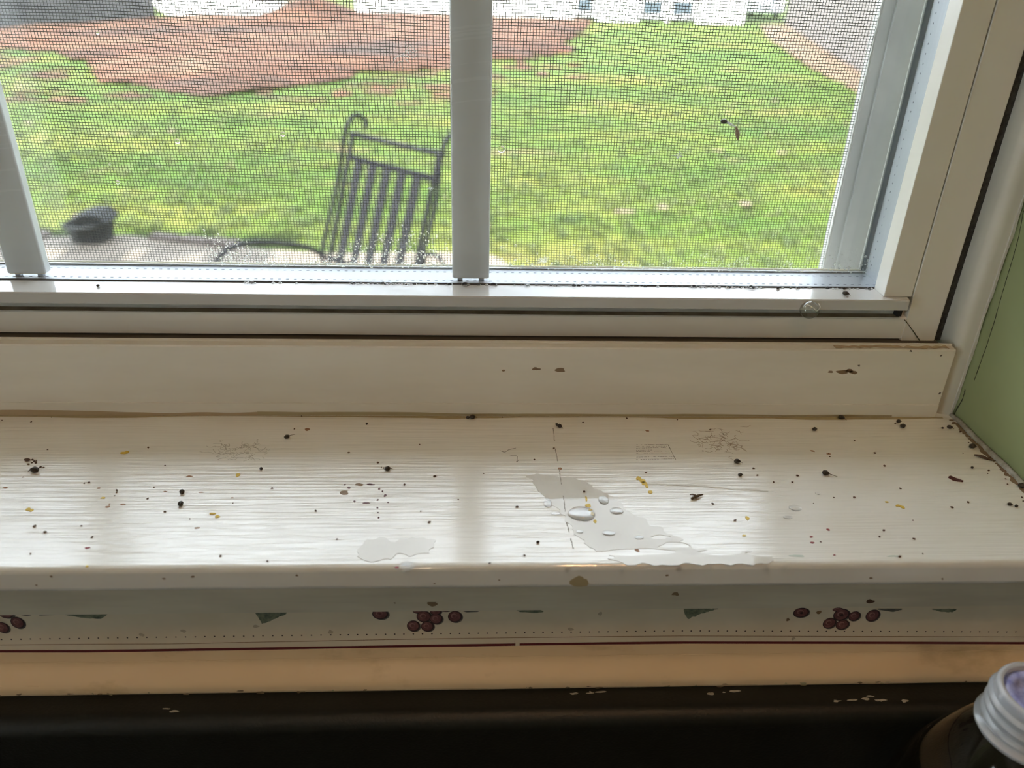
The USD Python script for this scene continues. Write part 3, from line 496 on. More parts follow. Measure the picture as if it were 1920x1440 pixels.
si = thing("window_sill", (-0.104, 0.27, -0.2013), "wide white glossy painted wooden sill with brush strokes, stains and specks under the window", "window sill")
front, nose_b = 0.2147, -0.2013
sp = [(front, nose_b + .003)] + [(front + .0032 - .0032 * math.cos(a), nose_b + .0032 - .0032 * math.sin(a)) for a in np.linspace(.1, math.pi / 2, 6)] + [(0.333, nose_b), (0.333, ST)]
sp += [(front + .0024 - .0024 * math.sin(a), ST - .0024 + .0024 * math.cos(a)) for a in np.linspace(0, math.pi / 2 - .1, 9)]
X0s, X1s = XL, XR
nx = 260
sill = xprism(sp, X0s, X1s)
# the sill runs past the reveal at the front as two short horns
horn = xprism([p for p in sp if p[0] < .3] and [(front + .0002, nose_b + .0005), (YF, nose_b + .0005), (YF, ST - .0006), (front + .0002, ST - .0042)], X0s - .02, X0s)
obj("board", sill, "sill_paint", si, smooth=35)
hp = [p if p[0] < YF else (YF, p[1]) for p in sp]
obj("horn", xprism(hp, XR, XR + .025), "sill_paint", si, smooth=35); obj("horn", xprism(hp, XL - .025, XL), "sill_paint", si, smooth=35)
TOP = ST
def ellp(x, y, rx, ry, seed, rough=.35): return blob(x / 1000, y / 1000, max(rx, .35) / 1000, max(ry, .3) / 1000, 0, seed, rough)
for i, q in enumerate(YELLOW): obj("paint_fleck", flat(ellp(*q, 100 + i), TOP, .00022), "fleck_yellow", si)
for i, q in enumerate(RUST): obj("rust_fleck", flat(ellp(*q, 200 + i), TOP, .00008), "fleck_rust", si)
for i, q in enumerate(RED): obj("red_fleck", flat(ellp(*q, 300 + i), TOP, .00010), "fleck_red" if i < 6 else "stain_brown" if i in (6, 8) else "chip_red", si)
sm = [p for p in SEAM]
obj("board_joint", flat(shapely.union_all([ragged([(sm[i][0] / 1000, sm[i][1] / 1000), ((sm[i][0] * .4 + sm[i + 1][0] * .6) / 1000, (sm[i][1] * .4 + sm[i + 1][1] * .6) / 1000)], .0003, 50 + i, .8) for i in range(len(sm) - 1)]), TOP, .00017), "mark_grey", si)
# faint printed lines stuck in the paint, too small and worn to read
tx = np.array(TEXT) / 1000; parts = []; g = np.random.default_rng(21)
for row in (0.0, .12, .22, .36, .44, .56, .80, .95):
    a = tx[0] * (1 - row) + tx[2] * row; b = tx[1] * (1 - row) + tx[3] * row; s = 0.0
    while s < (.96 if row not in (.36,) else .5):
        L_ = g.uniform(.012, .06); P = a + (b - a) * np.array([[s], [min(s + L_, 1)]])
        if g.random() < .8: parts.append(ragged([tuple(P[0]), tuple(P[1])], .00022, int(g.integers(1e6)), .6))
        s += L_ + g.uniform(.008, .03)
parts.append(ragged([tuple(tx[1]), tuple(tx[3] * 1.0)], .00022, 8, .5))
obj("ink_transfer", flat(shapely.union_all(parts), TOP, .00004), "mark_ink", si, label="faint unreadable printed lines transferred onto the paint")
def scribble(c, n, seed, width):
    g = np.random.default_rng(seed); (ax, ay), (bx_, by), (cx_, cy_), _ = np.array(c) / 1000; out = []
    for _ in range(n):
        u, w_ = np.clip(g.normal(.5, .22, 2), 0, 1); p = np.array([ax + u * (bx_ - ax), ay + w_ * (cy_ - ay)]); a = g.uniform(0, 6.28); P = [p]
        for _k in range(int(g.integers(3, 7))):
            a += g.normal(0, .8); p = p + np.array([math.cos(a), .8 * math.sin(a)]) * g.uniform(.0006, .0016); P.append(p)
        out.append(ragged([tuple(q) for q in P], width, int(g.integers(1e6)), .6))
    return shapely.union_all(out)
obj("scuff_patch", flat(scribble(SCUFF[:4], 60, 31, .00014), TOP, .00004), "mark_grey", si)
obj("scuff_patch", flat(scribble(SCUFF[4:], 70, 32, .00014), TOP, .00004), "stain_brown", si)
sq = np.array(SQUIG) / 1000
obj("ink_squiggle", flat(shapely.union_all([ragged([tuple(p) for p in sq[a:b]], .00025, 60 + a, .8) for a, b in ((0, 3), (2, 4), (4, 6), (5, 9))]), TOP, .00005), "mark_ink", si)
arcs = [[(110, 355), (135, 346), (160, 345)], [(345, 345), (395, 337), (450, 345)]]
obj("joint_stain", flat(Polygon(np.vstack([np.stack([(xx := np.linspace(XL + .01, .225, 120)), np.full(120, .3186)], 1), np.stack([xx, .3186 - .0003 - .0034 * meshkit.fbm(np.stack([xx * 18, xx * 0 + 5, xx * 0], 1), 4, 3) ** 2], 1)[::-1]])).buffer(0), TOP, .00005), "stain_ochre", si)
obj("mint_smudge", cat([flat(blob(.118, .2194, .0030, .0006, 0, 71, .5, 24), TOP, .00004), flat(blob(.154, .2192, .0024, .0005, 0, 72, .5, 24), TOP, .00004)]), "mint_smudge", si)
obj("nose_stain", upright(blob(.0383, -0.1968, .0030, .0022, 0, 75, .4), front, .00006), "stain_ochre", si)
nm = [(-.146, -.1930, .0006), (-.108, -.1942, .0005), (-.098, -.1935, .0007), (-.152, -.1968, .0004), (.0695, -.1945, .0007), (.145, -.1965, .0006), (-.062, -.1932, .0005), (.172, -.1972, .0005), (.009, -.1960, .0004), (-.014, -.1975, .0004)]
obj("nose_speck", cat([upright(blob(x, z, w_, w_ * .8, 0, 400 + i, .4, 9), front, .00006) for i, (x, z, w_) in enumerate(nm)]), "stain_brown", si, kind="stuff")

# caulk and crack where the sill and casing meet the green side wall
yy = np.linspace(.236, .3205, 70); g = np.random.default_rng(12)
ca = tube(np.stack([.2309 - .0006 * np.abs(np.sin(yy * 140)) , yy, ST + .0002 + .0003 * np.sin(yy * 210)], 1), .0011 + .0005 * meshkit.fbm(np.stack([yy * 220, yy * 0, yy * 0], 1), 3, 2), 8)
obj("caulk_bead", ca, "caulk", si, smooth=True)
dirt = [blob(.2290 - .0010 * g.random(), y, .0006 + .0010 * g.random(), .0008 + .0022 * g.random(), 0, 500 + i, .5) for i, y in enumerate(np.linspace(.245, .316, 26))]
obj("caulk_dirt", flat(shapely.union_all(dirt), TOP, .00007), "stain_brown", si)
ck = [(.3197, -.0902), (.3165, -.1095), (.3157, -.1241), (.3143, -.1415), (.3142, -.1548), (.3143, -.1675)]
def on_side(path, w_, seed):
    p = ragged(path, w_, seed, .7); t = cat([trimesh.creation.extrude_polygon(q, .00005, engine="earcut") for q in polys(p)])
    v = t.vertices; t.vertices = np.stack([XR - v[:, 2], v[:, 0], v[:, 1]], 1); return t
t4 = thing("trim_4", (XR, .317, ST), kind="structure")
obj("paint_crack", on_side(ck, .00035, 1), "crack_dark", t4); obj("paint_crack", on_side([(.3185, -.1745), (.3180, -.1800), (.3192, -.1850), (.3199, -.1895)], .0006, 2), "crack_dark", t4)
obj("paint_crack", on_side([(.3199, -.05), (.3190, -.07), (.3197, -.0902)], .0003, 3), "crack_dark", t4)

# ---------------------------------------------------------------- apron under the sill, wallpaper border, cream moulding, laminate splashback
ap = thing("apron_trim", (0, .2335, -.2297), "dull painted strips in two layers tucked under the nose of the sill", "trim")
obj("upper_strip", bx(RX0, RX1, .2331, YF, -.2242, nose_b, .0002), "apron_paint", ap)
obj("lower_strip", bx(RX0, RX1, .2338, YF, -.2297, -.2242, .0002), "apron_paint", ap)
for i, (x, z, rx, ry) in enumerate(APRON): obj("drip_stain", upright(ellp(x, z, rx * .75, ry * .7, 600 + i, .5), .2338 if i != 4 else .2331, .00006), "stain_brown" if i != 1 else "husk_brown", ap)
wp = thing("wallpaper_border", (0, .2345, -.262), "cream wallpaper border strip printed with maroon berries, dots and a red line", "wallpaper")
obj("paper", bx(RX0, RX1, .2345, YF, -.2562, -.2297), "wallpaper", wp)
PY = .2345
lay = [0]
def pr_(name, p, mat, lift=.00005, **k): obj(name, upright(p, PY - lift + .00005, .00005), mat, wp, **k)
for p in SHADE[:3]: pr_("shadow_print", Polygon(np.array(p) / 1000).buffer(.0003), "shade_print", .00005)
for i, p in enumerate(LEAF):
    s_ = np.array(shapely.segmentize(Polygon(np.array(p) / 1000).buffer(.0006).buffer(-.0004), .0006).exterior.coords); n_ = meshkit.fbm(np.column_stack([s_ * 900, s_[:, 0] * 0]), 2, i) - .5
    pr_("leaf_print", Polygon(s_ + np.stack([n_, -n_], 1) * .0007).buffer(0).intersection(sbox(-1, -.3, 1, -.2297)), "leaf_print", .00006)
clip = sbox(-1, -.3, 1, -.2297)
for i, (x, z, rx, ry) in enumerate(BERRY):
    e = lambda k, dx=0, dz=0: shapely.affinity.translate(shapely.affinity.scale(shapely.Point(0, 0).buffer(1, 10), rx * k / 1000, ry * k / 1000), (x + dx) / 1000, (z + dz) / 1000).intersection(clip)
    from shapely import affinity
    lift = .00007 + .00003 * (i % 5)
    pr_("berry_shadow", e(1.0, rx * .16, -ry * .12), "shade_print", .00006)
    pr_("berry_print", e(1.0), "berry_dark", lift); pr_("berry_fill", e(.84, -.15, .1), "berry", lift + .00001)
    hl = e(.42, -.5, .45).difference(e(.3, -.3, .25))
    if hl.area > 0: pr_("berry_shine", hl, "berry_light", lift + .00002)
    if rx > 3.2: pr_("berry_eye", e(.2, .2, -.1), "berry_dark", lift + .00003)
obj("dot_row", cat([upright(shapely.Point(x / 1000, z / 1000).buffer(.00033, 4), PY, .00005) for x, z in DOTS]), "print_dark", wp, kind="stuff")
def rib(P, w_):
    P = np.array(P) / 1000; return Polygon(np.vstack([P + [0, w_ / 2], (P - [0, w_ / 2])[::-1]]))
full = np.array(REDLINE); full = np.vstack([[-420, full[0, 1]], full, [400, full[-1, 1]]])
sx = 17.2
pr_("red_line", rib(full, .0013).difference(sbox(sx / 1000, -.3, sx / 1000 + .0017, -.2)), "print_red")
full = np.array(BROWNLINE); full = np.vstack([[-420, full[0, 1]], full, [400, full[-1, 1]]])
pr_("brown_line", rib(full, .0003), "print_brown")
pr_("paper_seam", sbox(sx / 1000 - .0004, -.262, sx / 1000 - .0002, -.246), "stain_brown")
for i, (x, z, rx, ry) in enumerate(WSPOT): pr_("spot", ellp(x, z, rx * .6, ry * .55, 640 + i, .4), "print_brown" if i < 2 else "stain_faint", .00006)
mo = thing("cream_moulding", (0, .23, -.274), "stained cream rounded moulding between the wallpaper border and the dark splashback", "moulding")
mp = [(YF, -.2560), (.2343, -.2560)] + [(.2343 - .0063 * math.sin(math.pi / 2 * min(u / .82, 1)) ** 2, -.2560 - .0112 * u) for u in np.linspace(.05, 1, 18)] + [(.2284, -.2680), (.2290, -.2684), (YF, -.2684)]
obj("moulding", xprism(mp, RX0, RX1), "trim_cream", mo, smooth=40)
te = np.array(TRIMEDGE) / 1000
fl = [(-.5, te[0, 1])] + [tuple(p) for p in te] + [(.5, te[-1, 1])]
xx = np.linspace(-.45, .45, 220); zz = np.interp(xx, [p[0] for p in fl], [p[1] for p in fl]) + .00018 * np.random.default_rng(3).normal(0, 1, 220)
rl = np.vstack([[-420, REDLINE[0][1]], np.array(REDLINE), [400, REDLINE[-1][1]]]) / 1000
obj("painted_band", upright(Polygon(np.vstack([rl - [0, .0008], np.stack([rl[::-1, 0], np.full(len(rl), -.2570)], 1)])), .23450, .00006), "trim_cream", mo)
g = np.random.default_rng(57)
for k in range(34):
    obj("brown_spot", upright(blob(g.uniform(-.22, .22), g.uniform(-.2680, -.2664), g.uniform(.0003, .0016), g.uniform(.0002, .0006), 0, int(g.integers(1e6)), .5), .22798, .00006), "stain_brown" if k % 3 else "stain_ochre", mo)
obj("paint_edge", upright(Polygon(np.vstack([np.stack([xx, zz], 1), np.stack([xx, np.full(220, -.2685)], 1)[::-1]])).buffer(0), .22905, .0004), "trim_cream", mo)
ct = thing("countertop", (0, -.1, -.44), "dark green black laminate counter with a rolled splashback below the window", "countertop")
bz = -.2685
rr = .007
bsp = [(YF, bz)] + [(.2135 + rr - rr * math.sin(a), bz - rr + rr * math.cos(a)) for a in np.linspace(0, math.pi / 2, 10)] + [(.2135, -.400), (YF, -.400)]
obj("splashback", xprism(bsp, RX0, RX1), "laminate_dark", ct, smooth=40)
obj("worktop", bx(RX0, RX1, -.40, YF, -.44, -.400, .004), "laminate_dark", ct)
g = np.random.default_rng(17); ps = []
for x0, x1, y0, y1, n in ((.150, .185, .2195, .2225, 9), (.035, .06, .2258, .2272, 5), (.093, .12, .2245, .2262, 4), (-.13, -.10, .2200, .2215, 2)):
    for _ in range(n): ps.append(blob(g.uniform(x0, x1), g.uniform(y0, y1), g.uniform(.0006, .0022), g.uniform(.0003, .0007), 0, int(g.integers(1e6)), .5))
obj("paint_spot", flat(shapely.union_all(ps), bz, .00006), "caulk", ct, kind="stuff")
bc = thing("base_cabinet", (0, -.08, ZF), "plain wooden base cabinet carrying the dark counter", "cabinet")
obj("carcass", bx(RX0 + .01, RX1 - .01, -.36, YF - .01, ZF + .1, -.44), "cabinet_wood", bc); obj("plinth", bx(RX0 + .01, RX1 - .01, -.32, YF - .01, ZF, ZF + .1), "cabinet_wood", bc)
for k in range(7):
    x = RX0 + .05 + k * .59
    dd = obj("cabinet_door", bx(x, x + .56, -.38, -.36, ZF + .13, -.47, .003), "cabinet_wood", bc)
    obj("knob", trimesh.creation.icosphere(2, .014).apply_translation([x + .5, -.392, -.55]), "metal_knob", dd)

# ---------------------------------------------------------------- ceiling lights; the larger one is added as warm fill
for (x, y, r_, glow, label) in ((.26, -.44, .055, "lamp_glow", "small round recessed warm ceiling light above the sink"), (-.15, -1.5, .11, "lamp_glow_fill", "larger round ceiling light added unseen in mid kitchen as warm fill")):
    lp = thing("ceiling_light", (x, y, ZC), label, "ceiling light")
    obj("trim_ring", lathe([(r_, -.004), (r_ + .02, -.004), (r_ + .023, 0), (r_, 0), (r_, -.004)], 48), "ceiling_paint", lp, smooth=30, local=True)
    obj("lamp_disc", lathe([(0.0001, -.0015), (r_ - .0005, -.0015), (r_ - .0005, 0), (.0001, 0)], 48), glow, lp, local=True)

# ================================================================ small things on the sill
def teardrop(L, Wd, Ht, seed, tip=.5):
    """A shrivelled seed: an uneven ovoid with a drawn-out end, lying on its side."""
    s = trimesh.creation.icosphere(3, 1.0); v = s.vertices.copy(); g = seed * 7.3
    x = v[:, 0]; k = 1 - tip * np.clip(x, 0, 1) ** 1.5
    v[:, 1] *= k; v[:, 2] *= k
    v = np.array(v); v *= (1 + .22 * (meshkit.fbm(v * 2.2 + g, 3, seed) - .5)[:, None] + .05 * np.sin(np.arctan2(v[:, 2], v[:, 1]) * 7)[:, None])
    v *= [L / 2, Wd / 2, Ht / 2]; v[:, 2] -= v[:, 2].min()
    s.vertices = v; return s
def seed_thing(kind, x, y, z, size, rz, label, group=None, seed=1):
    """kinds: seed (ovoid with stub of stalk), stalk (with a long stalk), pair, chip"""
    t = thing("dried_seed", (x, y, z), label, "dried seed", group)
    c, s = math.cos(rz), math.sin(rz)
    def put(m_):
        v = m_.vertices.copy(); m_.vertices = np.stack([c * v[:, 0] - s * v[:, 1], s * v[:, 0] + c * v[:, 1], v[:, 2]], 1); return m_
    L = size
    obj("seed_body", put(teardrop(L, L * .74, L * .66, seed, .45)), "seed_dark", t, smooth=True, local=True)
    n = 1.15 if kind == "stalk" else .28
    P = curve([(L * .40, 0, L * .3), (L * (.5 + n * .45), L * .06, L * .2), (L * (.5 + n), L * .02 * (3 if kind == "stalk" else 1), L * .07)], 8)
    obj("stalk", put(tube(P, np.linspace(L * .055, L * .025, 8), 6)), "twig", t, local=True)
    if kind == "pair":
        q = teardrop(L * .7, L * .5, L * .5, seed + 5, .5); q.apply_translation([-L * .75, L * .12, 0]); obj("seed_body", put(q), "seed_dark", t, smooth=True, local=True)
    return t
SD = [  # index in SEEDS, kind, size mm, heading, label
    (0, "seed", 3.6, 3.1, "dark dried seed with a pointed tip near the left end of the sill"),
    (1, "stalk", 2.6, .8, "dark dried seed with a short stalk right of the left scuffed patch"),
    (2, "seed", 2.6, 1.9, "farther of two round black seeds, one behind the other, on the sill's left part"),
    (3, "seed", 2.7, 1.7, "nearer of two round black seeds, one behind the other, on the sill's left part"),
    (5, "seed", 1.7, -1.2, "tiny black seed between the left scuffed patch and the broken red ring"),
    (6, "pair", 2.8, .2, "clump of two black seeds against the board behind the middle of the sill"),
    (7, "pair", 2.5, -.8, "black crumpled seed at the far end of the faint joint line in the sill"),
    (8, "seed", 2.7, .3, "flat dark brown seed just behind the broken red ring on the sill"),
    (9, "seed", 1.4, 1.4, "tiny black seed by the board, left of the clump of two seeds"),
    (10, "seed", 3.0, -.6, "black seed touching the board, right of the right scuffed patch"),
    (11, "seed", 2.4, .4, "round black seed a little in front of the one touching the board on the right"),
    (12, "seed", 2.4, .2, "upper of two close dark seeds in the rear right part of the sill"),
    (13, "seed", 3.0, .3, "larger lower one of two close dark seeds in the rear right part of the sill"),
    (14, "seed", 2.6, -.4, "dark seed in the right rear corner of the sill near the green wall"),
    (27, "stalk", 1.2, 3.0, "tiny dark seed with thin stalk, left of the rear corner seed"),
    (15, "seed", 2.8, -.2, "black seed in front of the right scuffed patch on the sill"),
    (16, "seed", 2.0, .1, "small brown seed just in front of the black one by the right scuffed patch"),
    (17, "stalk", 3.0, -.45, "black seed with a long thin stalk on the right half of the sill"),
    (18, "seed", 3.3, .1, "large dark seed beside the dirty caulk along the green wall"),
    (22, "seed", 1.5, .7, "tiny bean-shaped seed in front of the dry husk near the green wall"),
    (23, "seed", 3.2, -.2, "large black seed where the caulk runs out of the picture at the right edge"),
    (24, "seed", 1.9, -.3, "left one of two small black seeds at the right edge of the picture"),
    (25, "seed", 1.7, .3, "right one of two small black seeds at the right edge"),
    (26, "seed", 1.3, .5, "tiny black seed near the front edge between the two wet patches"),
]
for n_, (i, kind, size, rz, label) in enumerate(SD):
    x, y = SEEDS[i]; seed_thing(kind, x / 1000, min(y / 1000, .3165), ST, size / 1000, rz, label, "dried seeds on the window sill", n_ + 1)
LS = [("seed", 1.8, 1.3, "small black seed on the window ledge near the left grille bar"), ("seed", 1.9, .2, "small black seed among water beads on the window ledge, left of the soap bubble"),
      ("seed", 1.9, .0, "farther of two black seeds on the right end of the window ledge"), ("seed", 2.9, -.5, "nearer, larger of two black seeds on the right end of the window ledge")]
for n_, ((x, y), (kind, size, rz, label)) in enumerate(zip(LIP, LS)):
    seed_thing(kind, x / 1000, min(y / 1000, .3412), -.13385, size / 1000, rz, label, "dried seeds on the window ledge", 40 + n_)
# husk, twig, chips
x, y = np.array(SEEDS[19]) / 1000
hk = thing("dry_husk", (x, y, ST), "long split dark brown husk lying beside the caulk near the green wall", "husk")
obj("shell", cat([tube(curve([(-.0030, .0022, .0006), (-.0012, .0008, .0009), (.0008, -.0010, .0008), (.0028, -.0020, .0004)], 16), np.r_[np.linspace(.0003, .0007, 8), np.linspace(.0007, .0002, 8)], 7)]), "husk_brown", hk, local=True, smooth=True)
obj("splinter", tube(curve([(.0002, -.0004, .0007), (.0020, -.0002, .0006), (.0035, .0004, .0004)], 8), .0002, 6), "husk_brown", hk, local=True)
obj("splinter", tube(curve([(.0016, -.0014, .0005), (.0036, -.0020, .0004), (.0052, -.0024, .0003)], 8), .00018, 6), "twig", hk, local=True)
x, y = np.array(SEEDS[20]) / 1000
tw = thing("twig_scrap", (x, y, ST), "forked grey brown scrap of twig on the middle right of the sill", "twig")
obj("stem", tube(curve([(-.0026, -.0012, .0005), (0, 0, .0009), (.0028, .0014, .0006)], 10), np.r_[np.full(5, .00055), np.linspace(.0006, .0002, 5)], 7), "twig", tw, local=True, smooth=True)
obj("fork", tube(curve([(-.0004, -.0002, .0008), (-.0016, .0008, .0011), (-.0026, .0014, .0005)], 8), np.linspace(.0005, .0002, 8), 6), "husk_brown", tw, local=True)
obj("fork", tube(curve([(-.0002, 0, .0008), (-.0008, -.0014, .0006)], 6), np.linspace(.0005, .0003, 6), 6), "twig", tw, local=True)
x, y = np.array(SEEDS[21]) / 1000
ch = thing("red_chip", (x, y, ST), "pointed dark red chip on the right part of the sill", "chip")
obj("flake", zprism(Polygon([(-.0022, .0014), (-.0012, .0018), (-.0004, .0006), (.0022, -.0016), (.0004, -.0012), (-.0014, -.0004)]).buffer(.0002), .0, .0007), "chip_red", ch, local=True)
x, y = np.array(SEEDS[4]) / 1000
cr = thing("brown_crumb", (x, y, ST), "crumbled brown husk with bits round it at the rear left of the sill", "crumb")
obj("husk_bit", teardrop(.0026, .0014, .0012, 77, .4), "husk_brown", cr, local=True, smooth=True)
obj("husk_bit", cat([teardrop(.0010, .0007, .0006, 78 + k, .3).apply_translation([.0018 + .0012 * (k % 3), .0005 - .0011 * k, 0]) for k in range(4)]), "husk_brown", cr, local=True, kind="stuff")
parts = []
g = np.random.default_rng(8)
for i, (x, y) in enumerate(CRUMBS):
    L = g.uniform(.0006, .0013); t = teardrop(L, L * g.uniform(.5, .9), L * .5, 900 + i, .2); c, s = math.cos(i * 2.1), math.sin(i * 2.1)
    t = trimesh.Trimesh(*[t.vertices, t.faces], process=False).simplify_quadric_decimation(face_count=160) if False else t
    v = t.vertices; t.vertices = np.stack([c * v[:, 0] - s * v[:, 1] + x / 1000, s * v[:, 0] + c * v[:, 1] + min(y / 1000, .318), v[:, 2] + ST], 1); parts.append(t)
obj("crumb_scatter", cat(parts), "husk_brown", label="sprinkling of tiny dark crumbs all over the window sill", cat="crumbs", kind="stuff")

# ---------------------------------------------------------------- water
def film(pts, h=.00012):
    p = Polygon(np.array(pts) / 1000).buffer(.0006).buffer(-.0006)
    P = np.array(shapely.segmentize(p, .0012).exterior.coords)[:-1]; d = meshkit.fbm(np.stack([P[:, 0] * 260, P[:, 1] * 420, P[:, 0] * 0], 1), 3, 5)
    N = P - np.roll(P, 1, 0); N = np.stack([N[:, 1], -N[:, 0]], 1); N /= np.maximum(np.linalg.norm(N, axis=1, keepdims=True), 1e-9)
    p = Polygon(P + N * (d[:, None] - .5) * .0042).buffer(0)
    p = max(polys(p), key=lambda q: q.area)
    p = p.buffer(.0005).buffer(-.0005)
    V, F = [], []
    lo = cat([trimesh.creation.extrude_polygon(q, h, engine="earcut") for q in polys(p)]); lo.apply_translation([0, 0, ST + .00002]); return p, lo
pA, fA = film(FILM_A)
# dry islands at the front of the big puddle, where the paint shows between runs of water
g = np.random.default_rng(23); isl = [blob(x, y, rx, ry, 0, 700 + i, .45, 16) for i, (x, y, rx, ry) in enumerate([(.075, .2255, .006, .0016), (.060, .2215, .010, .0018), (.046, .2195, .007, .0014), (.090, .2220, .008, .0015), (.108, .2205, .007, .0016), (.070, .2305, .004, .0012), (.083, .2285, .005, .0011), (.098, .2260, .006, .0013)])]
pA2 = pA.difference(shapely.union_all(isl))
obj("water_puddle", cat([trimesh.creation.extrude_polygon(q, .0001, engine="earcut").apply_translation([0, 0, ST + .00002]) for q in polys(pA2)]), "wet_paint", label="large thin puddle of water spreading to the sill's front edge, right of middle", cat="puddle")
pB, fB = film(FILM_B); obj("water_puddle", fB, "wet_paint", label="small flat wavy-edged puddle at the front of the sill, left of middle", cat="puddle")
DL = ["biggest water drop, in the middle of the large puddle", "oval water drop right of the biggest one in the puddle", "water drop in front of the biggest one in the puddle", "square-looking water drop behind the oval one in the puddle", "water drop at the rear left rim of the large puddle", "long thin water drop on the left rim of the large puddle",
      "splash of water right of the large puddle, the farther of two", "splash of water right of the large puddle, the nearer of two", "small water fleck behind the two splashes right of the puddle", "water drop near the front right of the large puddle", "water drop at the front left of the large puddle", "bubbly water drop at the front edge beside the small red fleck"]
for i, (x, y, rx, ry) in enumerate(DROPS):
    d = dome_mesh(x / 1000, y / 1000, ST + .00025, rx / 1000 * .92, ry / 1000, min(rx, ry) / 1000 * .16, 28, 8)
    v = d.vertices; k = 1 + .16 * (meshkit.fbm(np.stack([v[:, 0] * 300, v[:, 1] * 300, v[:, 2] * 0], 1), 2, i) - .5); c0 = np.array([x / 1000, y / 1000])
    v[:, :2] = c0 + (v[:, :2] - c0) * k[:, None]; d.vertices = v
    obj("water_drop", d, "water", smooth=50, label=DL[i], cat="water drop", group="water drops on the sill")
DP = ["water run on the sill's front edge below the small puddle", "first water run from the left on the front edge below the large puddle", "second water run from the left on the front edge below the large puddle", "water run on the front edge below the middle of the large puddle",
      "round hanging water drop on the front edge near the right of the puddle", "small water run right of the round hanging drop on the front edge", "water run on the front edge below the right tip of the large puddle", "rightmost small water run on the sill's front edge"]
for i, (x, z) in enumerate(DRIPS):
    s = trimesh.creation.icosphere(3, 1.0); v = s.vertices * [.0009 + .0006 * (i % 3 == 1), .0007, .0016]; v[:, 0] += v[:, 2] * .45 * (1 if i % 2 else -.3)
    s.vertices = v + [x / 1000, front + .0006, ST - .0022]; obj("water_run", s, "water", smooth=True, label=DP[i], cat="water drop", group="water runs on the sill's front edge")
obj("water_streak", flat(ragged([(p[0] / 1000, p[1] / 1000) for p in STREAK], .0009, 44, .5), ST + .00001, .0001), "wet_paint", label="thin wet streak running right from the yellow paint flecks", cat="water streak")
# beads along the foot of the glass and mist on the pane
def bead(x, y, z, r_): s = trimesh.creation.icosphere(2, 1.0); s.vertices = s.vertices * [r_, r_ * .8, r_ * .62] + [x, y, z]; return s
g = np.random.default_rng(31); bs = []
for x in np.arange(-.105, .190, .0011):
    dens = .85 if x > -.055 else .4
    if g.random() < dens * (.35 + .65 * math.sin(x * 41) ** 2):
        r_ = float(np.clip(g.lognormal(-7.45, .38), .00025, .0012)); bs.append(bead(x + g.normal(0, .0003), .3421 - g.random() * .0006, -.1338 + r_ * .35, r_))
obj("bead_row", cat(bs), "water", smooth=True, label="row of tiny water beads along the foot of the window glass", cat="water beads", kind="stuff")
BG = [(-.0045, .0017, "biggest water bead, at the foot of the middle grille bar"), (.0085, .0016, "water bead just right of the middle grille bar's foot"), (.0240, .0013, "water bead farther right of the middle grille bar's foot"), (-.0420, .0015, "long water bead left of the middle grille bar's foot"), (.1020, .0015, "large water bead in the right half of the bead row"), (.1290, .0016, "round water bead left of the black seeds on the ledge")]
for x, r_, label in BG:
    s = bead(x, .3418, -.1339 + r_ * .3, r_); obj("water_bead", s, "water", smooth=True, label=label, cat="water drop", group="large water beads at the foot of the glass")
mist = []
def lens(x, z, r_):
    s = trimesh.creation.icosphere(1, 1.0); s.vertices = s.vertices * [r_, r_ * .22, r_] + [x, SY - r_ * .03, z]; return s
for _ in range(1900):
    if g.random() < .68: x, z = g.uniform(-.12, -.012), -.1262 + abs(g.normal(0, .0080))
    else: x, z = g.uniform(.012, .185), -.1262 + abs(g.normal(0, .0048))
    if z > -.1262 + .024 * (.55 + .45 * math.sin(x * 60) * math.sin(x * 23)): continue
    mist.append(lens(x, z, float(np.clip(g.lognormal(-8.25, .35), .00015, .0005))))
obj("condensation", cat(mist), "water", smooth=True, label="fine condensation droplets on the lower part of the window glass", cat="condensation", kind="stuff")
GL = []
for i, (x, z) in enumerate(GLASS):
    r_ = [.0006, .0011, .0009, .0011, .0016, .0005, .0005][i]
    GL.append(lens(x / 1000, z / 1000, r_))
obj("dried_drops", cat(GL), "water", smooth=True, label="scattered dried water drops high on the window glass", cat="water drops", kind="stuff")
# soap bubble hanging from the ledge
bb = thing("soap_bubble", (.1525, .3275, -.1385), "clear soap bubble hanging from the front of the window ledge on the right", "bubble")
sb = trimesh.creation.icosphere(4, .0043); sb.vertices = sb.vertices * [1.02, .9, .95]
sb2 = sb.copy(); sb2.vertices *= .985; sb2.invert()
obj("film", cat([sb, sb2]), "bubble_film", bb, smooth=True, local=True)
obj("rim", cat([tube([( -.0027 + .0052 * t, -.0012 - .001 * math.sin(t * 3.1), .0031 - .0032 * t * t) for t in np.linspace(0, 1, 12)], .00028, 6), tube([(.0026 + .0012 * math.sin(t * 3), -.0016, .0000 + .0036 * t) for t in np.linspace(0, 1, 10)], .00028, 6), tube([(-.0030 + .0012 * t, -.0012, .0018 + .0013 * t) for t in np.linspace(0, 1, 6)], .00028, 6)]), "bubble_glint", bb, smooth=True, local=True)  # white tubes painting glints on the bubble film

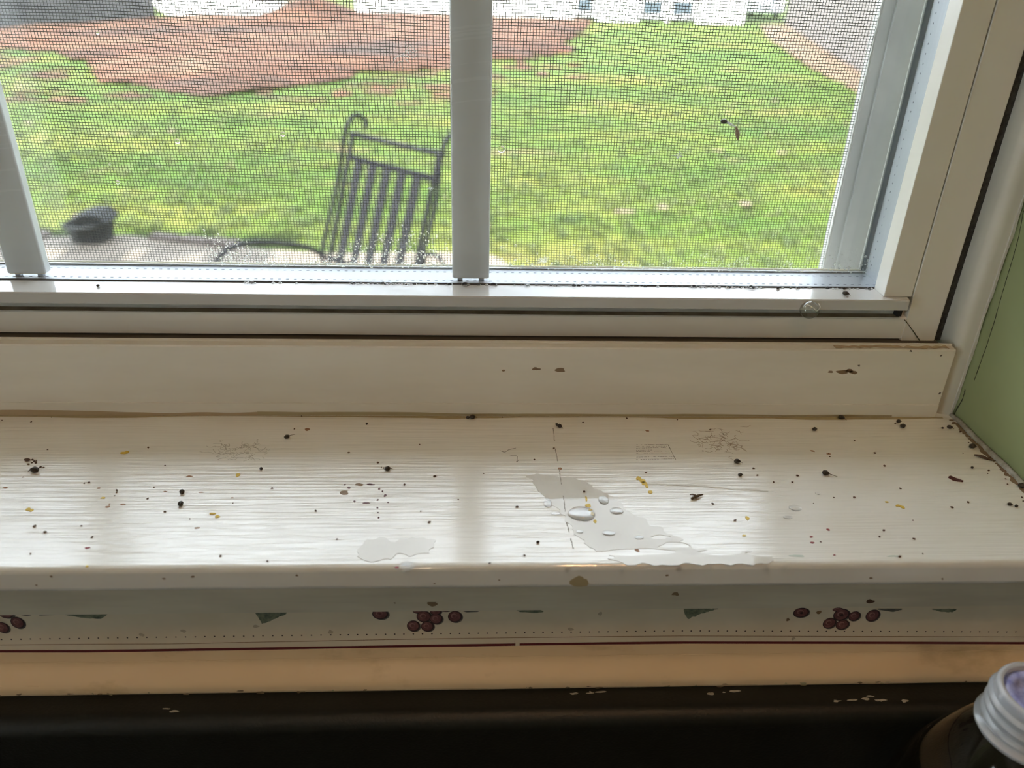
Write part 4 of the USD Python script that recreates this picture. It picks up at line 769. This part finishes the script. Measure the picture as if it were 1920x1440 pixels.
# bits caught on the insect screen
(bx0, bz0), (bx1, bz1), (bx2, bz2), (bx3, bz3), (bx4, bz4) = [np.array(p) / 1000 for p in BUG[:5]]
bg = thing("dead_insect", (bx0, .3885, bz0), "small dead dark insect with pale wings caught on the screen, right pane", "insect")
s = trimesh.creation.icosphere(2, 1.0); s.vertices = s.vertices * [.0017, .0012, .0011] + [bx0, .3886, bz0]; obj("body", s, "seed_dark", bg, smooth=True)
obj("wing", cat([tube([(bx0 + .0009, .3886, bz0 - .0003), (bx1, .3885, bz1), (bx2 + .0004, .3884, bz2 - .0004)], [.0004, .0006, .0002], 6), tube([(bx1 - .0005, .3886, bz1), (bx1 + .0012, .3883, bz1 - .0014)], [.0004, .0002], 5)]), "fluff", bg)
hs = thing("hanging_husk", (bx3, .3885, bz3), "brown husk hanging on the screen just below the dead insect", "husk")
obj("shell", tube(curve([(bx2 + .0003, .3887, bz2), (bx3, .3884, bz3), (bx4, .3886, bz4)], 14), np.r_[np.linspace(.0003, .0012, 8), np.linspace(.0012, .0003, 6)], 8), "stain_brown", hs, smooth=True)
FL = [(BUG[5], 14, .0022, "white fluff caught on the screen below and left of the dead insect"), (BUG[6], 20, .0034, "feathery white fluff low on the screen near the middle grille bar"), (BUG[7], 3, .0024, "pale curled thread low on the screen right of the middle grille bar"), (BUG[8], 16, .0040, "pale wisps of fluff high on the screen left of the middle grille bar"), (BUG[9], 8, .0014, "tiny white fluff on the screen in front of the patio chair")]
for i, ((x, z), n_, L, label) in enumerate(FL):
    g = np.random.default_rng(60 + i); x /= 1000; z /= 1000; q = []
    for k in range(n_):
        a = g.uniform(0, 6.28) if i != 1 else g.uniform(.2, 2.9); l = L * g.uniform(.5, 1.1); o = g.normal(0, L * .35, 2) if i not in (1,) else (0, -L * .3)
        q.append(tube(curve([(x + o[0], .3880, z + o[1]), (x + o[0] + .5 * l * math.cos(a) + g.normal(0, .0003), .3872, z + o[1] + .5 * l * math.sin(a)), (x + o[0] + l * math.cos(a + .4), .3876, z + o[1] + l * math.sin(a + .4))], 7), .00011, 5))
    obj("fluff_wisp", cat(q), "fluff", label=label, cat="fluff")

# ---------------------------------------------------------------- bottle
BX, BY, BZ = .1877, .1731, -.2088
bo = thing("plastic_bottle", (BX, BY, -.40), "clear plastic bottle with a ribbed neck and lilac plug on the counter at the right", "bottle")
top = BZ + .40
out = [(.0360, .002), (.0372, .008), (.0372, .075), (.0362, .080), (.0372, .085)] + [(.0372, top - .098), (.0365, top - .086), (.0335, top - .066), (.0312, top - .0545), (.0300, top - .0505), (.0270, top - .0432), (.0220, top - .0325), (.0180, top - .0245), (.0144, top - .0200), (.0138, top - .0185)]
inn = [(r_ - .0005, z_ + (.0 if z_ > .01 else .0006)) for r_, z_ in out]
body = lathe([(.0001, .0005), (.030, .0)] + out, 96)
obj("body", body, "bottle_clear", bo, smooth=35, local=True)
neck = [(.0139, top - .0188), (.0160, top - .0180), (.0162, top - .0168), (.0141, top - .0160)]
for k in range(3):
    z = top - .0140 + k * .0042
    neck += [(.0138, z - .0013), (.0149, z - .0006), (.0151, z), (.0147, z + .0007), (.0138, z + .0013)]
neck += [(.0138, top - .0012), (.0134, top - .0003), (.0125, top), (.0116, top - .0004), (.0115, top - .0015), (.0115, top - .0188), (.0139, top - .0188)]
obj("threaded_neck", lathe(neck, 96), "bottle_neck", bo, smooth=50, local=True)
pl_ = lathe([(.0001, top - .0060), (.0100, top - .0058), (.01135, top - .0048), (.01135, top - .0022), (.0100, top - .0012), (.0080, top - .0018), (.0070, top - .0030), (.0001, top - .0034)], 72)
v = pl_.vertices; v[:, 2] += .0010 * (meshkit.fbm(v * 330, 3, 4) - .5) * (v[:, 2] > top - .004); pl_.vertices = v
obj("plug", pl_, "cap_lilac", bo, smooth=50, local=True, label="crinkled lilac plug in the bottle's mouth")

# ================================================================ outdoors
def gz(x, y):
    y = np.asarray(y, float); x = np.asarray(x, float)
    return -1.70 - .024 * (np.clip(y, 5, 400) - 5) * np.where(y < 60, 1, 1) - np.where(y < 4.7, .06, 0) * 0
def grid_mesh(x0, x1, y0, y1, nx_, ny_, zf, power=1.0):
    u = np.linspace(0, 1, ny_) ** power; X, Y = np.meshgrid(np.linspace(x0, x1, nx_), y0 + (y1 - y0) * u); Z = zf(X, Y)
    V = np.stack([X, Y, Z], -1).reshape(-1, 3); i = np.arange(nx_ * (ny_ - 1)); i = i[(i % nx_) < nx_ - 1]
    return trimesh.Trimesh(V, np.concatenate([np.stack([i, i + 1, i + nx_ + 1], 1), np.stack([i, i + nx_ + 1, i + nx_], 1)]), process=False)
def lawn_z(X, Y):
    n = meshkit.fbm(np.stack([X * .7, Y * .7, X * 0], -1), 4, 2) - .5
    return gz(X, Y) + .10 * n * np.clip((Y - 5) / 3, 0, 1) - .05
obj("lawn", grid_mesh(-120, 120, .45, 200, 260, 300, lawn_z, 2.0), "lawn", kind="structure")
pe = [(-6.0, 4.95), (-2.8, 5.07), (-2.56, 5.13), (-2.29, 5.14), (-1.95, 5.05), (-1.61, 4.95), (-1.26, 4.88), (-.98, 4.84), (-.21, 4.88), (.12, 4.83), (.21, 4.64), (.25, 4.2), (.25, .45), (-6.0, .45)]
obj("patio_slab", zprism(Polygon(pe).buffer(-.12).buffer(.12), -1.80, -1.685), "patio_concrete", kind="structure")
ed = [(-6.0, 4.97), (-2.8, 5.09), (-2.56, 5.15), (-2.29, 5.16), (-1.95, 5.07), (-1.61, 4.97), (-1.40, 4.91)]
ep = shapely.LineString(ed).buffer(.055, cap_style=2)
eg = thing("patio_edging", (-2.8, 5.0, -1.75), "low brown brick edging added for the band of shade on the back left patio rim", "edging")  # brown strip put in for the band of shade along the patio rim
ln = shapely.LineString(ed); s = 0.02; k = 0
while s < ln.length - .2:
    p, q = ln.interpolate(s), ln.interpolate(s + .205); a = math.atan2(q.y - p.y, q.x - p.x); b = bx(0, .203, -.05, .05, 0, .085 + .006 * math.sin(k * 2.3), .008)
    c, sn = math.cos(a), math.sin(a); v = b.vertices; b.vertices = np.stack([c * v[:, 0] - sn * v[:, 1] + p.x, sn * v[:, 0] + c * v[:, 1] + p.y, v[:, 2] - 1.745], 1)
    if abs(p.x + .1 + 2.47) > .30: obj("brick", b, "edging_shade_brown", eg)
    s += .215; k += 1
# straw beds
low = [(-13.4, 20.5), (-10.21, 18.79), (-9.04, 17.75), (-7.09, 15.46), (-5.08, 13.75), (-3.84, 12.92), (-2.88, 13.8), (-1.84, 15.22), (-.56, 16.98), (.78, 18.46), (1.93, 20.86), (3.72, 30.36), (5.5, 40.5)]
bed = Polygon(low + [(-5.9, 42.5), (-11.8, 38), (-12.4, 30), (-13.2, 24)]).buffer(0).buffer(-.8).buffer(1.6).buffer(-.8)
_P = np.array(shapely.segmentize(bed, .35).exterior.coords)[:-1]; _n = meshkit.fbm(np.column_stack([_P * .55, _P[:, 0] * 0]), 4, 9) - .5; _m = meshkit.fbm(np.column_stack([_P * .55 + 40, _P[:, 0] * 0]), 4, 10) - .5
_lo = (_P[:, 1] < 31)[:, None]
bed = Polygon(_P + np.stack([_n * 2.6, _m * 4.5], 1) * _lo).buffer(0); bed = max(polys(bed), key=lambda t_: t_.area)
_g = np.random.default_rng(77); outl = []
for _ in range(190):
    _x, _y = _g.uniform(-10.5, 2.5), _g.uniform(11.5, 20); outl.append(blob(_x, _y, _g.uniform(.08, .34), _g.uniform(.08, .45), 0, int(_g.integers(1e6)), .5, 16))
outl = [o for o in outl if not o.intersects(bed) and o.distance(bed) < 2.6]
def bed_mesh(p, h, step, seed):
    x0, y0, x1, y1 = p.bounds; P = np.stack(np.meshgrid(np.arange(x0, x1, step), np.arange(y0, y1, step * 1.3)), -1).reshape(-1, 2)
    P = P + np.random.default_rng(seed).uniform(-.3, .3, P.shape) * step; P = P[shapely.contains_xy(p.buffer(-step * .4), P[:, 0], P[:, 1])]
    B = np.array(shapely.segmentize(p.exterior, step).coords)[:-1]; B = B + np.random.default_rng(seed + 1).normal(0, step * .25, B.shape)
    from scipy.spatial import Delaunay
    A = np.vstack([P, B]); T = Delaunay(A).simplices; c = A[T].mean(1); T = T[shapely.contains_xy(p, c[:, 0], c[:, 1])]
    d = shapely.distance(shapely.points(A), p.exterior); z = gz(A[:, 0], A[:, 1]) - .055 + (h + .06) * np.clip(d / 1.2, 0, 1) ** .7 + .09 * h / .1 * (meshkit.fbm(np.stack([A[:, 0] * 1.7, A[:, 1] * 1.3, A[:, 0] * 0], 1), 4, seed) - .5) + .02
    z += .72 * np.exp(-(((A[:, 0] + 5.9) / 1.5) ** 2 + ((A[:, 1] - 32) / 3.5) ** 2)) * (h > .05)
    t = trimesh.Trimesh(np.column_stack([A, z]), T, process=False)
    if t.face_normals[:, 2].mean() < 0: t.invert()
    return t
obj("pine_straw_bed", bed_mesh(bed, .10, .28, 3), "pine_straw", kind="structure", smooth=True)
lit_ = []
for o in outl:
    f_ = trimesh.creation.extrude_polygon(o, .05, engine="earcut"); v = f_.vertices; v[:, 2] += lawn_z(v[:, 0], v[:, 1]) - .035; f_.vertices = v; lit_.append(f_)
obj("straw_litter", cat(lit_), "pine_straw", label="loose patches of pine straw scattered over the lawn in front of the bank", cat="pine straw", kind="stuff")
strip = Polygon([(5.5, 9.5), (6.05, 12), (6.48, 13.65), (6.79, 14.8), (8.12, 21.02), (10.3, 30), (13.6, 41), (15.2, 41), (11.5, 29), (9.5, 22.1), (8.0, 16.2), (6.6, 9.5)]).buffer(0)
obj("straw_strip", bed_mesh(strip, .04, .3, 5), "pine_straw_orange", kind="structure", smooth=True)
# board fences
def fence(x0, y0, x1, y1, h, mat, label, far=True, right=False):
    f = thing("board_fence", (x0, y0, float(gz(x0, y0))), label, "fence")
    L = math.hypot(x1 - x0, y1 - y0); a = math.atan2(y1 - y0, x1 - x0); c, s = math.cos(a), math.sin(a); g = np.random.default_rng(int(abs(x0) * 10))
    def put(b, d):
        v = b.vertices; px, py = x0 + c * d, y0 + s * d; b.vertices = np.stack([c * v[:, 0] - s * v[:, 1] + px, s * v[:, 0] + c * v[:, 1] + py, v[:, 2] + float(gz(px, py))], 1); return b
    n = int(L / .148)
    for k in range(n):
        obj("board", put(bx(0, .141, -.009, .009, -.08, h + g.normal(0, .012)), k * .148 + g.normal(0, .002)), mat, f)
    sgn = -1 if right else 1
    for k in range(int(L / 2.4) + 1): obj("post", put(bx(-.05, .05, .02 * sgn - .05, .02 * sgn + .05, -.1, h + .04), min(k * 2.4, L - .05)), mat, f)
    for zr in (.35, h - .3):
        K = int(L / 2.4)
        for k in range(K): obj("rail", put(bx(0, 2.4, .012 * sgn, .05 * sgn, zr, zr + .09) if sgn > 0 else bx(0, 2.4, -.05, -.012, zr, zr + .09), k * 2.4), mat, f)
    return f
fence(5.55, 8.0, 15.3, 42.5, 1.85, "fence_light", "sunlit pale grey board fence running away along the right side of the lawn", right=True)
fence(-14.95, 19.0, -11.75, 32.6, 1.85, "fence_dark", "shaded dark grey board fence beyond the pine straw at the left")

# house at the back
HY, HX0, HX1 = 42.0, -5.7, 13.05
hb = -2.64
ho = thing("white_house", ((HX0 + HX1) / 2, HY + 4, hb), "white sided house with ground floor windows behind the lawn", "house")
wins = [(0.05, 1.0, hb + .55, hb + 2.0), (4.75, 5.70, hb + .22, hb + 1.75), (7.95, 9.1, hb + .2, hb + 1.75), (9.4, 10.6, hb + .2, hb + 1.75), (-2.3, -1.35, hb + .7, hb + 2.0)]
shape = sbox(HX0, hb - .3, HX1, hb + 5.2)
for a, b_, c, d in wins: shape = shape.difference(sbox(a, c, b_, d))
obj("wall", yprism(shape, HY, HY + .2), "siding_white", ho); obj("wall", bx(HX0, HX0 + .2, HY + .2, HY + 9, hb - .3, hb + 5.2), "siding_white", ho); obj("wall", bx(HX1 - .2, HX1, HY + .2, HY + 9, hb - .3, hb + 5.2), "siding_white", ho); obj("wall", bx(HX0 + .2, HX1 - .2, HY + 8.8, HY + 9, hb - .3, hb + 5.2), "siding_white", ho)
laps = []
for k in range(34):
    z = hb + k * .152
    segs = [(HX0, HX1)]
    for a, b_, c, d in wins:
        if c - .06 < z < d: segs = [s_ for (p, q) in segs for s_ in ((p, min(q, a - .08)), (max(p, b_ + .08), q)) if s_[1] - s_[0] > .05]
    for p, q in segs: laps.append(xprism([(HY - .004, z + .15), (HY - .020, z), (HY, z), (HY, z + .15)], p, q))
obj("siding_lap", cat(laps), "siding_white", ho, kind="stuff")
for i, (a, b_, c, d) in enumerate(wins):
    f = obj("window", cat([bx(a, a + .07, HY - .03, HY + .05, c, d), bx(b_ - .07, b_, HY - .03, HY + .05, c, d), bx(a, b_, HY - .03, HY + .05, c, c + .07), bx(a, b_, HY - .03, HY + .05, d - .07, d), bx(a, b_, HY - .02, HY + .04, (c + d) / 2 - .03, (c + d) / 2 + .03)]), "siding_white", ho)
    obj("pane", bx(a + .07, b_ - .07, HY + .01, HY + .03, c + .07, d - .07), "window_glass_far", f)
    if i in (1, 2, 3): obj("window_well", cat([bx(a - .05, b_ + .05, HY - .12, HY - .021, c - .20, c - .02, .02)]), "well_dark", ho)
rf = Polygon([(HY - .6, hb + 5.0), (HY + 4.5, hb + 7.6), (HY + 9.6, hb + 5.0), (HY + 9.6, hb + 5.2), (HY + 4.5, hb + 7.85), (HY - .6, hb + 5.2)])
obj("roof", xprism(rf, HX0 - .4, HX1 + .4), "roof_grey", ho)
obj("gable", cat([xprism([(HY, hb + 5.2), (HY + 9, hb + 5.2), (HY + 4.5, hb + 7.55)], x, x + .15) for x in (HX0, HX1 - .15)]), "siding_white", ho)
# white camper behind the straw bank
tr = thing("camper_trailer", (-9.6, 35.4, -2.41), "white camper trailer half hidden behind the pine straw bank", "trailer")
tb = rounded(sbox(-12.45, -2.33, -6.9, .25), .55, 8)
obj("body", yprism(tb, 34.4, 36.5), "siding_white", tr, smooth=30)
obj("wheel", cat([trimesh.creation.cylinder(.33, .2, sections=28, transform=trimesh.transformations.rotation_matrix(math.pi / 2, [1, 0, 0])).apply_translation([-9.4, y, -2.08]) for y in (34.62, 36.3)]), "tyre", tr, kind="stuff")
obj("window", bx(-11.3, -10.0, 34.37, 34.42, -.9, -.3, .01), "window_dark", tr); obj("window", bx(-9.0, -7.7, 34.37, 34.42, -.9, -.3, .01), "window_dark", tr)
obj("jack_stand", bx(-11.85, -11.75, 34.9, 35.0, -2.43, -2.2), "tyre", tr); obj("jack_stand", bx(-7.45, -7.35, 34.9, 35.0, -2.43, -2.2), "tyre", tr)
obj("trim_band", bx(-12.43, -6.92, 34.385, 34.4, -1.45, -1.38), "fence_light", tr)
# shrub and stump between trailer and house
sh = thing("dark_shrub", (-6.9, 33.2, -2.38), "small dark evergreen shrub on top of the pine straw bank", "shrub")
g = np.random.default_rng(5); V = []; F = []
for k in range(1400):
    d = g.normal(0, 1, 3); d /= np.linalg.norm(d); rr_ = g.uniform(.55, 1) ** .5; c = np.array([-6.95, 33.2, -1.45]) + d * [.65, .6, .55] * rr_
    a = g.normal(0, 1, 3); a /= np.linalg.norm(a); b_ = np.cross(a, d); b_ /= np.linalg.norm(b_); i0 = len(V)
    V += [c - a * .06, c + b_ * .022 + d * .01, c + a * .06, c - b_ * .022 + d * .01]; F += [[i0, i0 + 1, i0 + 2], [i0, i0 + 2, i0 + 3]]
obj("foliage", trimesh.Trimesh(np.array(V), np.array(F), process=False), "shrub_leaf", sh, kind="stuff")
obj("stem", cat([tube([(-6.95, 33.2, -2.4), (-6.95 + .1 * i, 33.2, -1.8), (-6.95 + .3 * i, 33.2 + .1 * i, -1.35)], [.05, .035, .015], 7) for i in (-1, 0, 1)]), "bark", sh)
tk = thing("tree_trunk", (-6.0, 33.0, -2.37), "reddish tree trunk rising from the pine straw bank beside the shrub", "tree")
obj("trunk", tube(curve([(-6.0, 33, -2.5), (-5.98, 33, -1.6), (-6.02, 33, 0), (-5.95, 33, 3.2)], 24), np.linspace(.20, .10, 24), 14), "bark", tk, smooth=True)
for i, (a, z) in enumerate(((.4, 2.0), (2.3, 2.5), (4.3, 2.9))): obj("branch", tube(curve([(-5.98, 33, z), (-5.98 + .6 * math.cos(a), 33 + .6 * math.sin(a), z + .7), (-5.98 + 1.4 * math.cos(a), 33 + 1.4 * math.sin(a), z + 1.8)], 10), np.linspace(.06, .015, 10), 8), "bark", tk, smooth=True)
# parked car, seen from behind
ca_ = thing("parked_car", (17.4, 53.5, -2.86), "white car parked beyond the house, only its tail showing", "car")
def shell(prof, x0, x1, inset): # (y, z) outline from tail to nose
    return xprism(rounded(Polygon(prof), .08, 5), x0 + inset, x1 - inset)
cz = -2.86
obj("body", shell([(51.6, cz + .32), (51.55, cz + .85), (51.75, cz + .98), (55.6, cz + .95), (56.0, cz + .75), (56.0, cz + .3)], 16.45, 18.35, 0), "car_white", ca_, smooth=30)
cab = np.array([[16.55, 51.8, .96], [18.25, 51.8, .96], [18.25, 54.9, .96], [16.55, 54.9, .96], [16.75, 52.3, 1.46], [18.05, 52.3, 1.46], [18.05, 53.9, 1.46], [16.75, 53.9, 1.46]]) + [0, 0, cz]
obj("cabin", trimesh.convex.convex_hull(cab), "car_white", ca_)
rw = np.array([[16.72, 51.83, 1.0], [18.08, 51.83, 1.0], [17.95, 52.24, 1.40], [16.85, 52.24, 1.40]]) + [0, -.02, cz]; rw2 = rw + [0, .06, 0]
obj("rear_window", trimesh.convex.convex_hull(np.vstack([rw, rw2])), "car_glass", ca_)
for x in (16.62, 18.18): obj("tail_light", bx(x - .09, x + .09, 51.53, 51.6, cz + .66, cz + .82, .01), "car_light", ca_)
obj("bumper", bx(16.5, 18.3, 51.45, 51.62, cz + .30, cz + .50, .03), "car_white", ca_)
for x in (16.6, 18.2):
    for y in (52.3, 55.2): obj("wheel", trimesh.creation.cylinder(.32, .2, sections=28, transform=trimesh.transformations.rotation_matrix(math.pi / 2, [0, 1, 0])).apply_translation([x, y, cz + .32]), "tyre", ca_)

# ---------------------------------------------------------------- patio furniture
e = np.array([.7409, -.6716, 0]); Fv = np.array([-.6716, -.7409, 0]); U = np.array([0, 0, 1.0])
TL = np.array([-.5312, 3.5567, -.70]); gp = -1.685
chair = thing("patio_chair", (-.45, 3.30, gp), "dark grey metal slat-back patio chair with scrolled tops outside the window", "chair")
def C(a, f, h): return TL + e * a + Fv * f + U * h            # a across the back, f forward, h up from the top rail
def lean(h): return -.35 * h
seat_h = gp + .42 - TL[2]
def bar(p, q, w_, d_, axis):
    """A flat bar between two points, w_ wide along axis and d_ thick."""
    p, q, ax = np.array(p), np.array(q), np.array(axis, float); t = q - p; t /= np.linalg.norm(t); ax = ax - t * (ax @ t); ax /= np.linalg.norm(ax); n = np.cross(t, ax)
    return trimesh.convex.convex_hull(np.array([c + sx_ * ax * w_ / 2 + sn * n * d_ / 2 for c in (p, q) for sx_ in (-1, 1) for sn in (-1, 1)]))
for a in (0, .523): obj("post", tube([C(a, 0, .0), C(a, lean(-.25), -.25), C(a, lean(seat_h), seat_h)], .011, 10), "chair_metal", chair, smooth=40)
obj("top_rail", tube([C(-.02, 0, 0), C(.545, 0, 0)], .011, 10), "chair_metal", chair, smooth=40)
obj("slat_rail", bar(C(0, lean(-.092), -.092), C(.523, lean(-.092), -.092), .024, .012, U), "chair_metal", chair)
obj("seat_rail", bar(C(0, lean(seat_h + .05), seat_h + .05), C(.523, lean(seat_h + .05), seat_h + .05), .024, .012, U), "chair_metal", chair)
for a in (.070, .160, .250, .340, .430): obj("slat", bar(C(a, lean(-.09), -.09), C(a, lean(seat_h + .05), seat_h + .05), .050, .006, e), "chair_metal", chair)
for a, s_ in ((-.045, -1), (.540, .3)):
    side = curve([C(a - .018 * s_, -.085, .012), C(a - .012 * s_, -.105, .036), C(a, -.075, .066), C(a, -.030, .058), C(a + .0 * s_, .003, .010), C(a + .012 * s_, .03, -.11), C(a + .016 * s_, .11, -.34), C(a + .016 * s_, .175, -.52), C(a + .016 * s_, .17, -.66), C(a + .016 * s_, .10, -.82), C(a + .016 * s_, .02, gp - TL[2] + .015)], 60)
    obj("side_tube", tube(side, .010, 10), "chair_metal", chair, smooth=40)
    arm = curve([C(a - .01, .165, -.53), C(a - .01, .215, -.487), C(a - .012, .35, -.425), C(a - .012, .53, -.376), C(a - .012, .64, -.378), C(a - .012, .70, -.42), C(a - .012, .70, -.52), C(a - .01, .66, -.66), C(a, .63, -.80), C(a, .62, gp - TL[2] + .012)], 60)
    obj("arm", tube(arm, .0125, 10), "chair_metal", chair, smooth=40)
hoop = curve([C(.500, .08, -.455), C(.523, .10, -.42), C(.555, .115, -.383), C(.598, .112, -.373), (C(.640, .118, -.385)), C(.66, .121, -.410), C(.665, .125, -.50), C(.60, .19, -.58)], 40)
obj("back_hoop", tube(hoop, .010, 10), "chair_metal", chair, smooth=40)
for k in range(8): f_ = .20 + k * .055; obj("seat_slat", bar(C(.0, f_, seat_h + .005), C(.523, f_, seat_h + .005), .040, .006, Fv), "chair_metal", chair)
obj("front_rail", tube([C(-.045, .60, seat_h), C(.568, .60, seat_h)], .011, 10), "chair_metal", chair, smooth=40)
for a in (0.0, .523): obj("seat_side", bar(C(a, .10, seat_h), C(a, .62, seat_h), .022, .012, U), "chair_metal", chair)

tb_ = thing("garden_tub", (-2.47, 5.06, -1.685), "squat dark grey plastic tub with a sloping lid at the patio's back rim", "tub")
a = np.linspace(0, 2 * np.pi, 48, endpoint=False)
def ring_(rx, ry, z, tilt=0): return np.stack([np.sign(np.cos(a)) * rx * np.abs(np.cos(a)) ** .7, np.sign(np.sin(a)) * ry * np.abs(np.sin(a)) ** .7, z + tilt * np.cos(a) + np.zeros(48)], 1)
rings = [ring_(.115, .11, 0), ring_(.125, .12, .10), ring_(.130, .125, .165, .02), ring_(.150, .14, .170, .022), ring_(.152, .142, .19, .024), ring_(.138, .128, .192, .024), ring_(.125, .118, .10), ring_(.11, .1, .03)]
Vt = np.vstack(rings + [np.array([[0, 0, .03]])]); Ft = []
for k in range(len(rings) - 1):
    for j in range(48): q = (j + 1) % 48; Ft += [[k * 48 + j, k * 48 + q, (k + 1) * 48 + q], [k * 48 + j, (k + 1) * 48 + q, (k + 1) * 48 + j]]
for j in range(48): Ft.append([7 * 48 + j, 7 * 48 + (j + 1) % 48, len(Vt) - 1])
Vt[:, 2] *= .66
obj("bowl", trimesh.Trimesh(Vt, np.array(Ft), process=False), "tub_plastic", tb_, smooth=40, local=True)
lid = rounded(Polygon([(-.150, .112), (-.145, .126), (.01, .186), (.095, .184), (.138, .140), (.140, .115)]), .015)
obj("lid", yprism(lid, -.10, .125), "tub_plastic", tb_, smooth=40, local=True)
obj("rim_band", tube(np.stack([.150 * np.cos(np.linspace(3.3, 5.9, 20)), .148 * np.sin(np.linspace(3.3, 5.9, 20)), .113 + .015 * np.cos(np.linspace(3.3, 5.9, 20))], 1), .011, 8), "tub_rim", tb_, local=True, smooth=True)

# beams added out of view to throw the stripes of shade on the patio
pg = thing("pergola", (-4.2, 2.0, -1.685), "timber rafters added out of view to stripe the patio with shade", "pergola")
obj("end_beam", bx(-7.2, -3.27, 3.27, 3.49, .95, 1.2, .01), "timber", pg)
for x, w_ in ((-6.6, .2), (-6.0, .25), (-5.45, .2), (-5.02, .24), (-4.47, .30), (-4.08, .09), (-3.60, .30)): obj("rafter", bx(x - w_ / 2, x + w_ / 2, .45, 3.6, 1.2, 1.38, .01), "timber", pg)
for x in (-6.9, -3.5): obj("post", bx(x - .06, x + .06, 3.32, 3.44, -1.685, .95, .008), "timber", pg)
# unseen eave added above the window to darken the back of the sill
obj("roof_eave", cat([bx(RX0 - .6, RX1 + .6, .405, 1.05, .96, 1.02), bx(RX0 - .6, RX1 + .6, 1.05, 1.08, .90, 1.10)]), "siding_white", kind="structure")
# a few fallen leaves on the lawn
g = np.random.default_rng(19); lv = []
for _ in range(18):
    y = 5.4 + 9 * g.random() ** 1.3; x = g.uniform(-.55, .55) * y; q = blob(x, y, g.uniform(.03, .075), g.uniform(.03, .06), 0, int(g.integers(1e6)), .4, 10)
    f_ = trimesh.creation.extrude_polygon(q, .012, engine="earcut"); v = f_.vertices; v[:, 2] += lawn_z(v[:, 0], v[:, 1]) + .045; f_.vertices = v; lv.append(f_)
obj("fallen_leaves", cat(lv), "leaf_tan", label="dry tan leaves lying here and there on the near lawn", cat="leaves", kind="stuff")

# tufts of grass standing out of the nearer lawn
g = np.random.default_rng(41); V = []; F = []
for k in range(14):
    a_ = g.uniform(0, 6.28); l = g.uniform(.04, .085); w_ = g.uniform(.0025, .004); o = g.normal(0, .022, 2); d = np.array([math.cos(a_), math.sin(a_), 0]); n_ = np.array([-d[1], d[0], 0]); b0 = np.array([o[0], o[1], 0]); i0 = len(V)
    V += [b0 - n_ * w_, b0 + n_ * w_, b0 + d * l * .25 + U * l * .7 + n_ * w_ * .7, b0 + d * l * .25 + U * l * .7 - n_ * w_ * .7, b0 + d * l * .6 + U * l]; F += [[i0, i0 + 1, i0 + 2], [i0, i0 + 2, i0 + 3], [i0 + 3, i0 + 2, i0 + 4]]
pi = UsdGeom.PointInstancer.Define(stage, "/World/grass_tufts")
proto = usdkit.mesh(stage, "/World/grass_tufts/tuft", (np.array(V), np.array(F)), MATS["grass_blade"]); proto.CreateDoubleSidedAttr(True)
N = 13000; y = 1.0 + 15 * g.random(N) ** 1.15; x = g.uniform(-.62, .62, N) * (y + 1.5)
bad = shapely.contains_xy(Polygon(pe).buffer(.22), x, y) | shapely.contains_xy(shapely.Point(-2.47, 5.06).buffer(.25), x, y) | shapely.contains_xy(bed.buffer(.1), x, y) | shapely.contains_xy(strip.buffer(.1), x, y); x, y = x[~bad], y[~bad]
pi.CreatePrototypesRel().SetTargets([proto.GetPath()]); pi.CreateProtoIndicesAttr([0] * len(x))
pi.CreatePositionsAttr([Gf.Vec3f(float(p), float(q), float(lawn_z(np.array(p), np.array(q)) + H - .005)) for p, q in zip(x, y)])
qa = g.uniform(0, 3.14159, len(x)); pi.CreateOrientationsAttr([Gf.Quath(float(math.cos(t)), 0, 0, float(math.sin(t))) for t in qa])
sc_ = g.uniform(.5, 1.1, len(x)); pi.CreateScalesAttr([Gf.Vec3f(float(t), float(t), float(t * .8)) for t in sc_])
tag(pi.GetPrim(), "tufts of green grass all over the near lawn", "grass", kind="stuff")
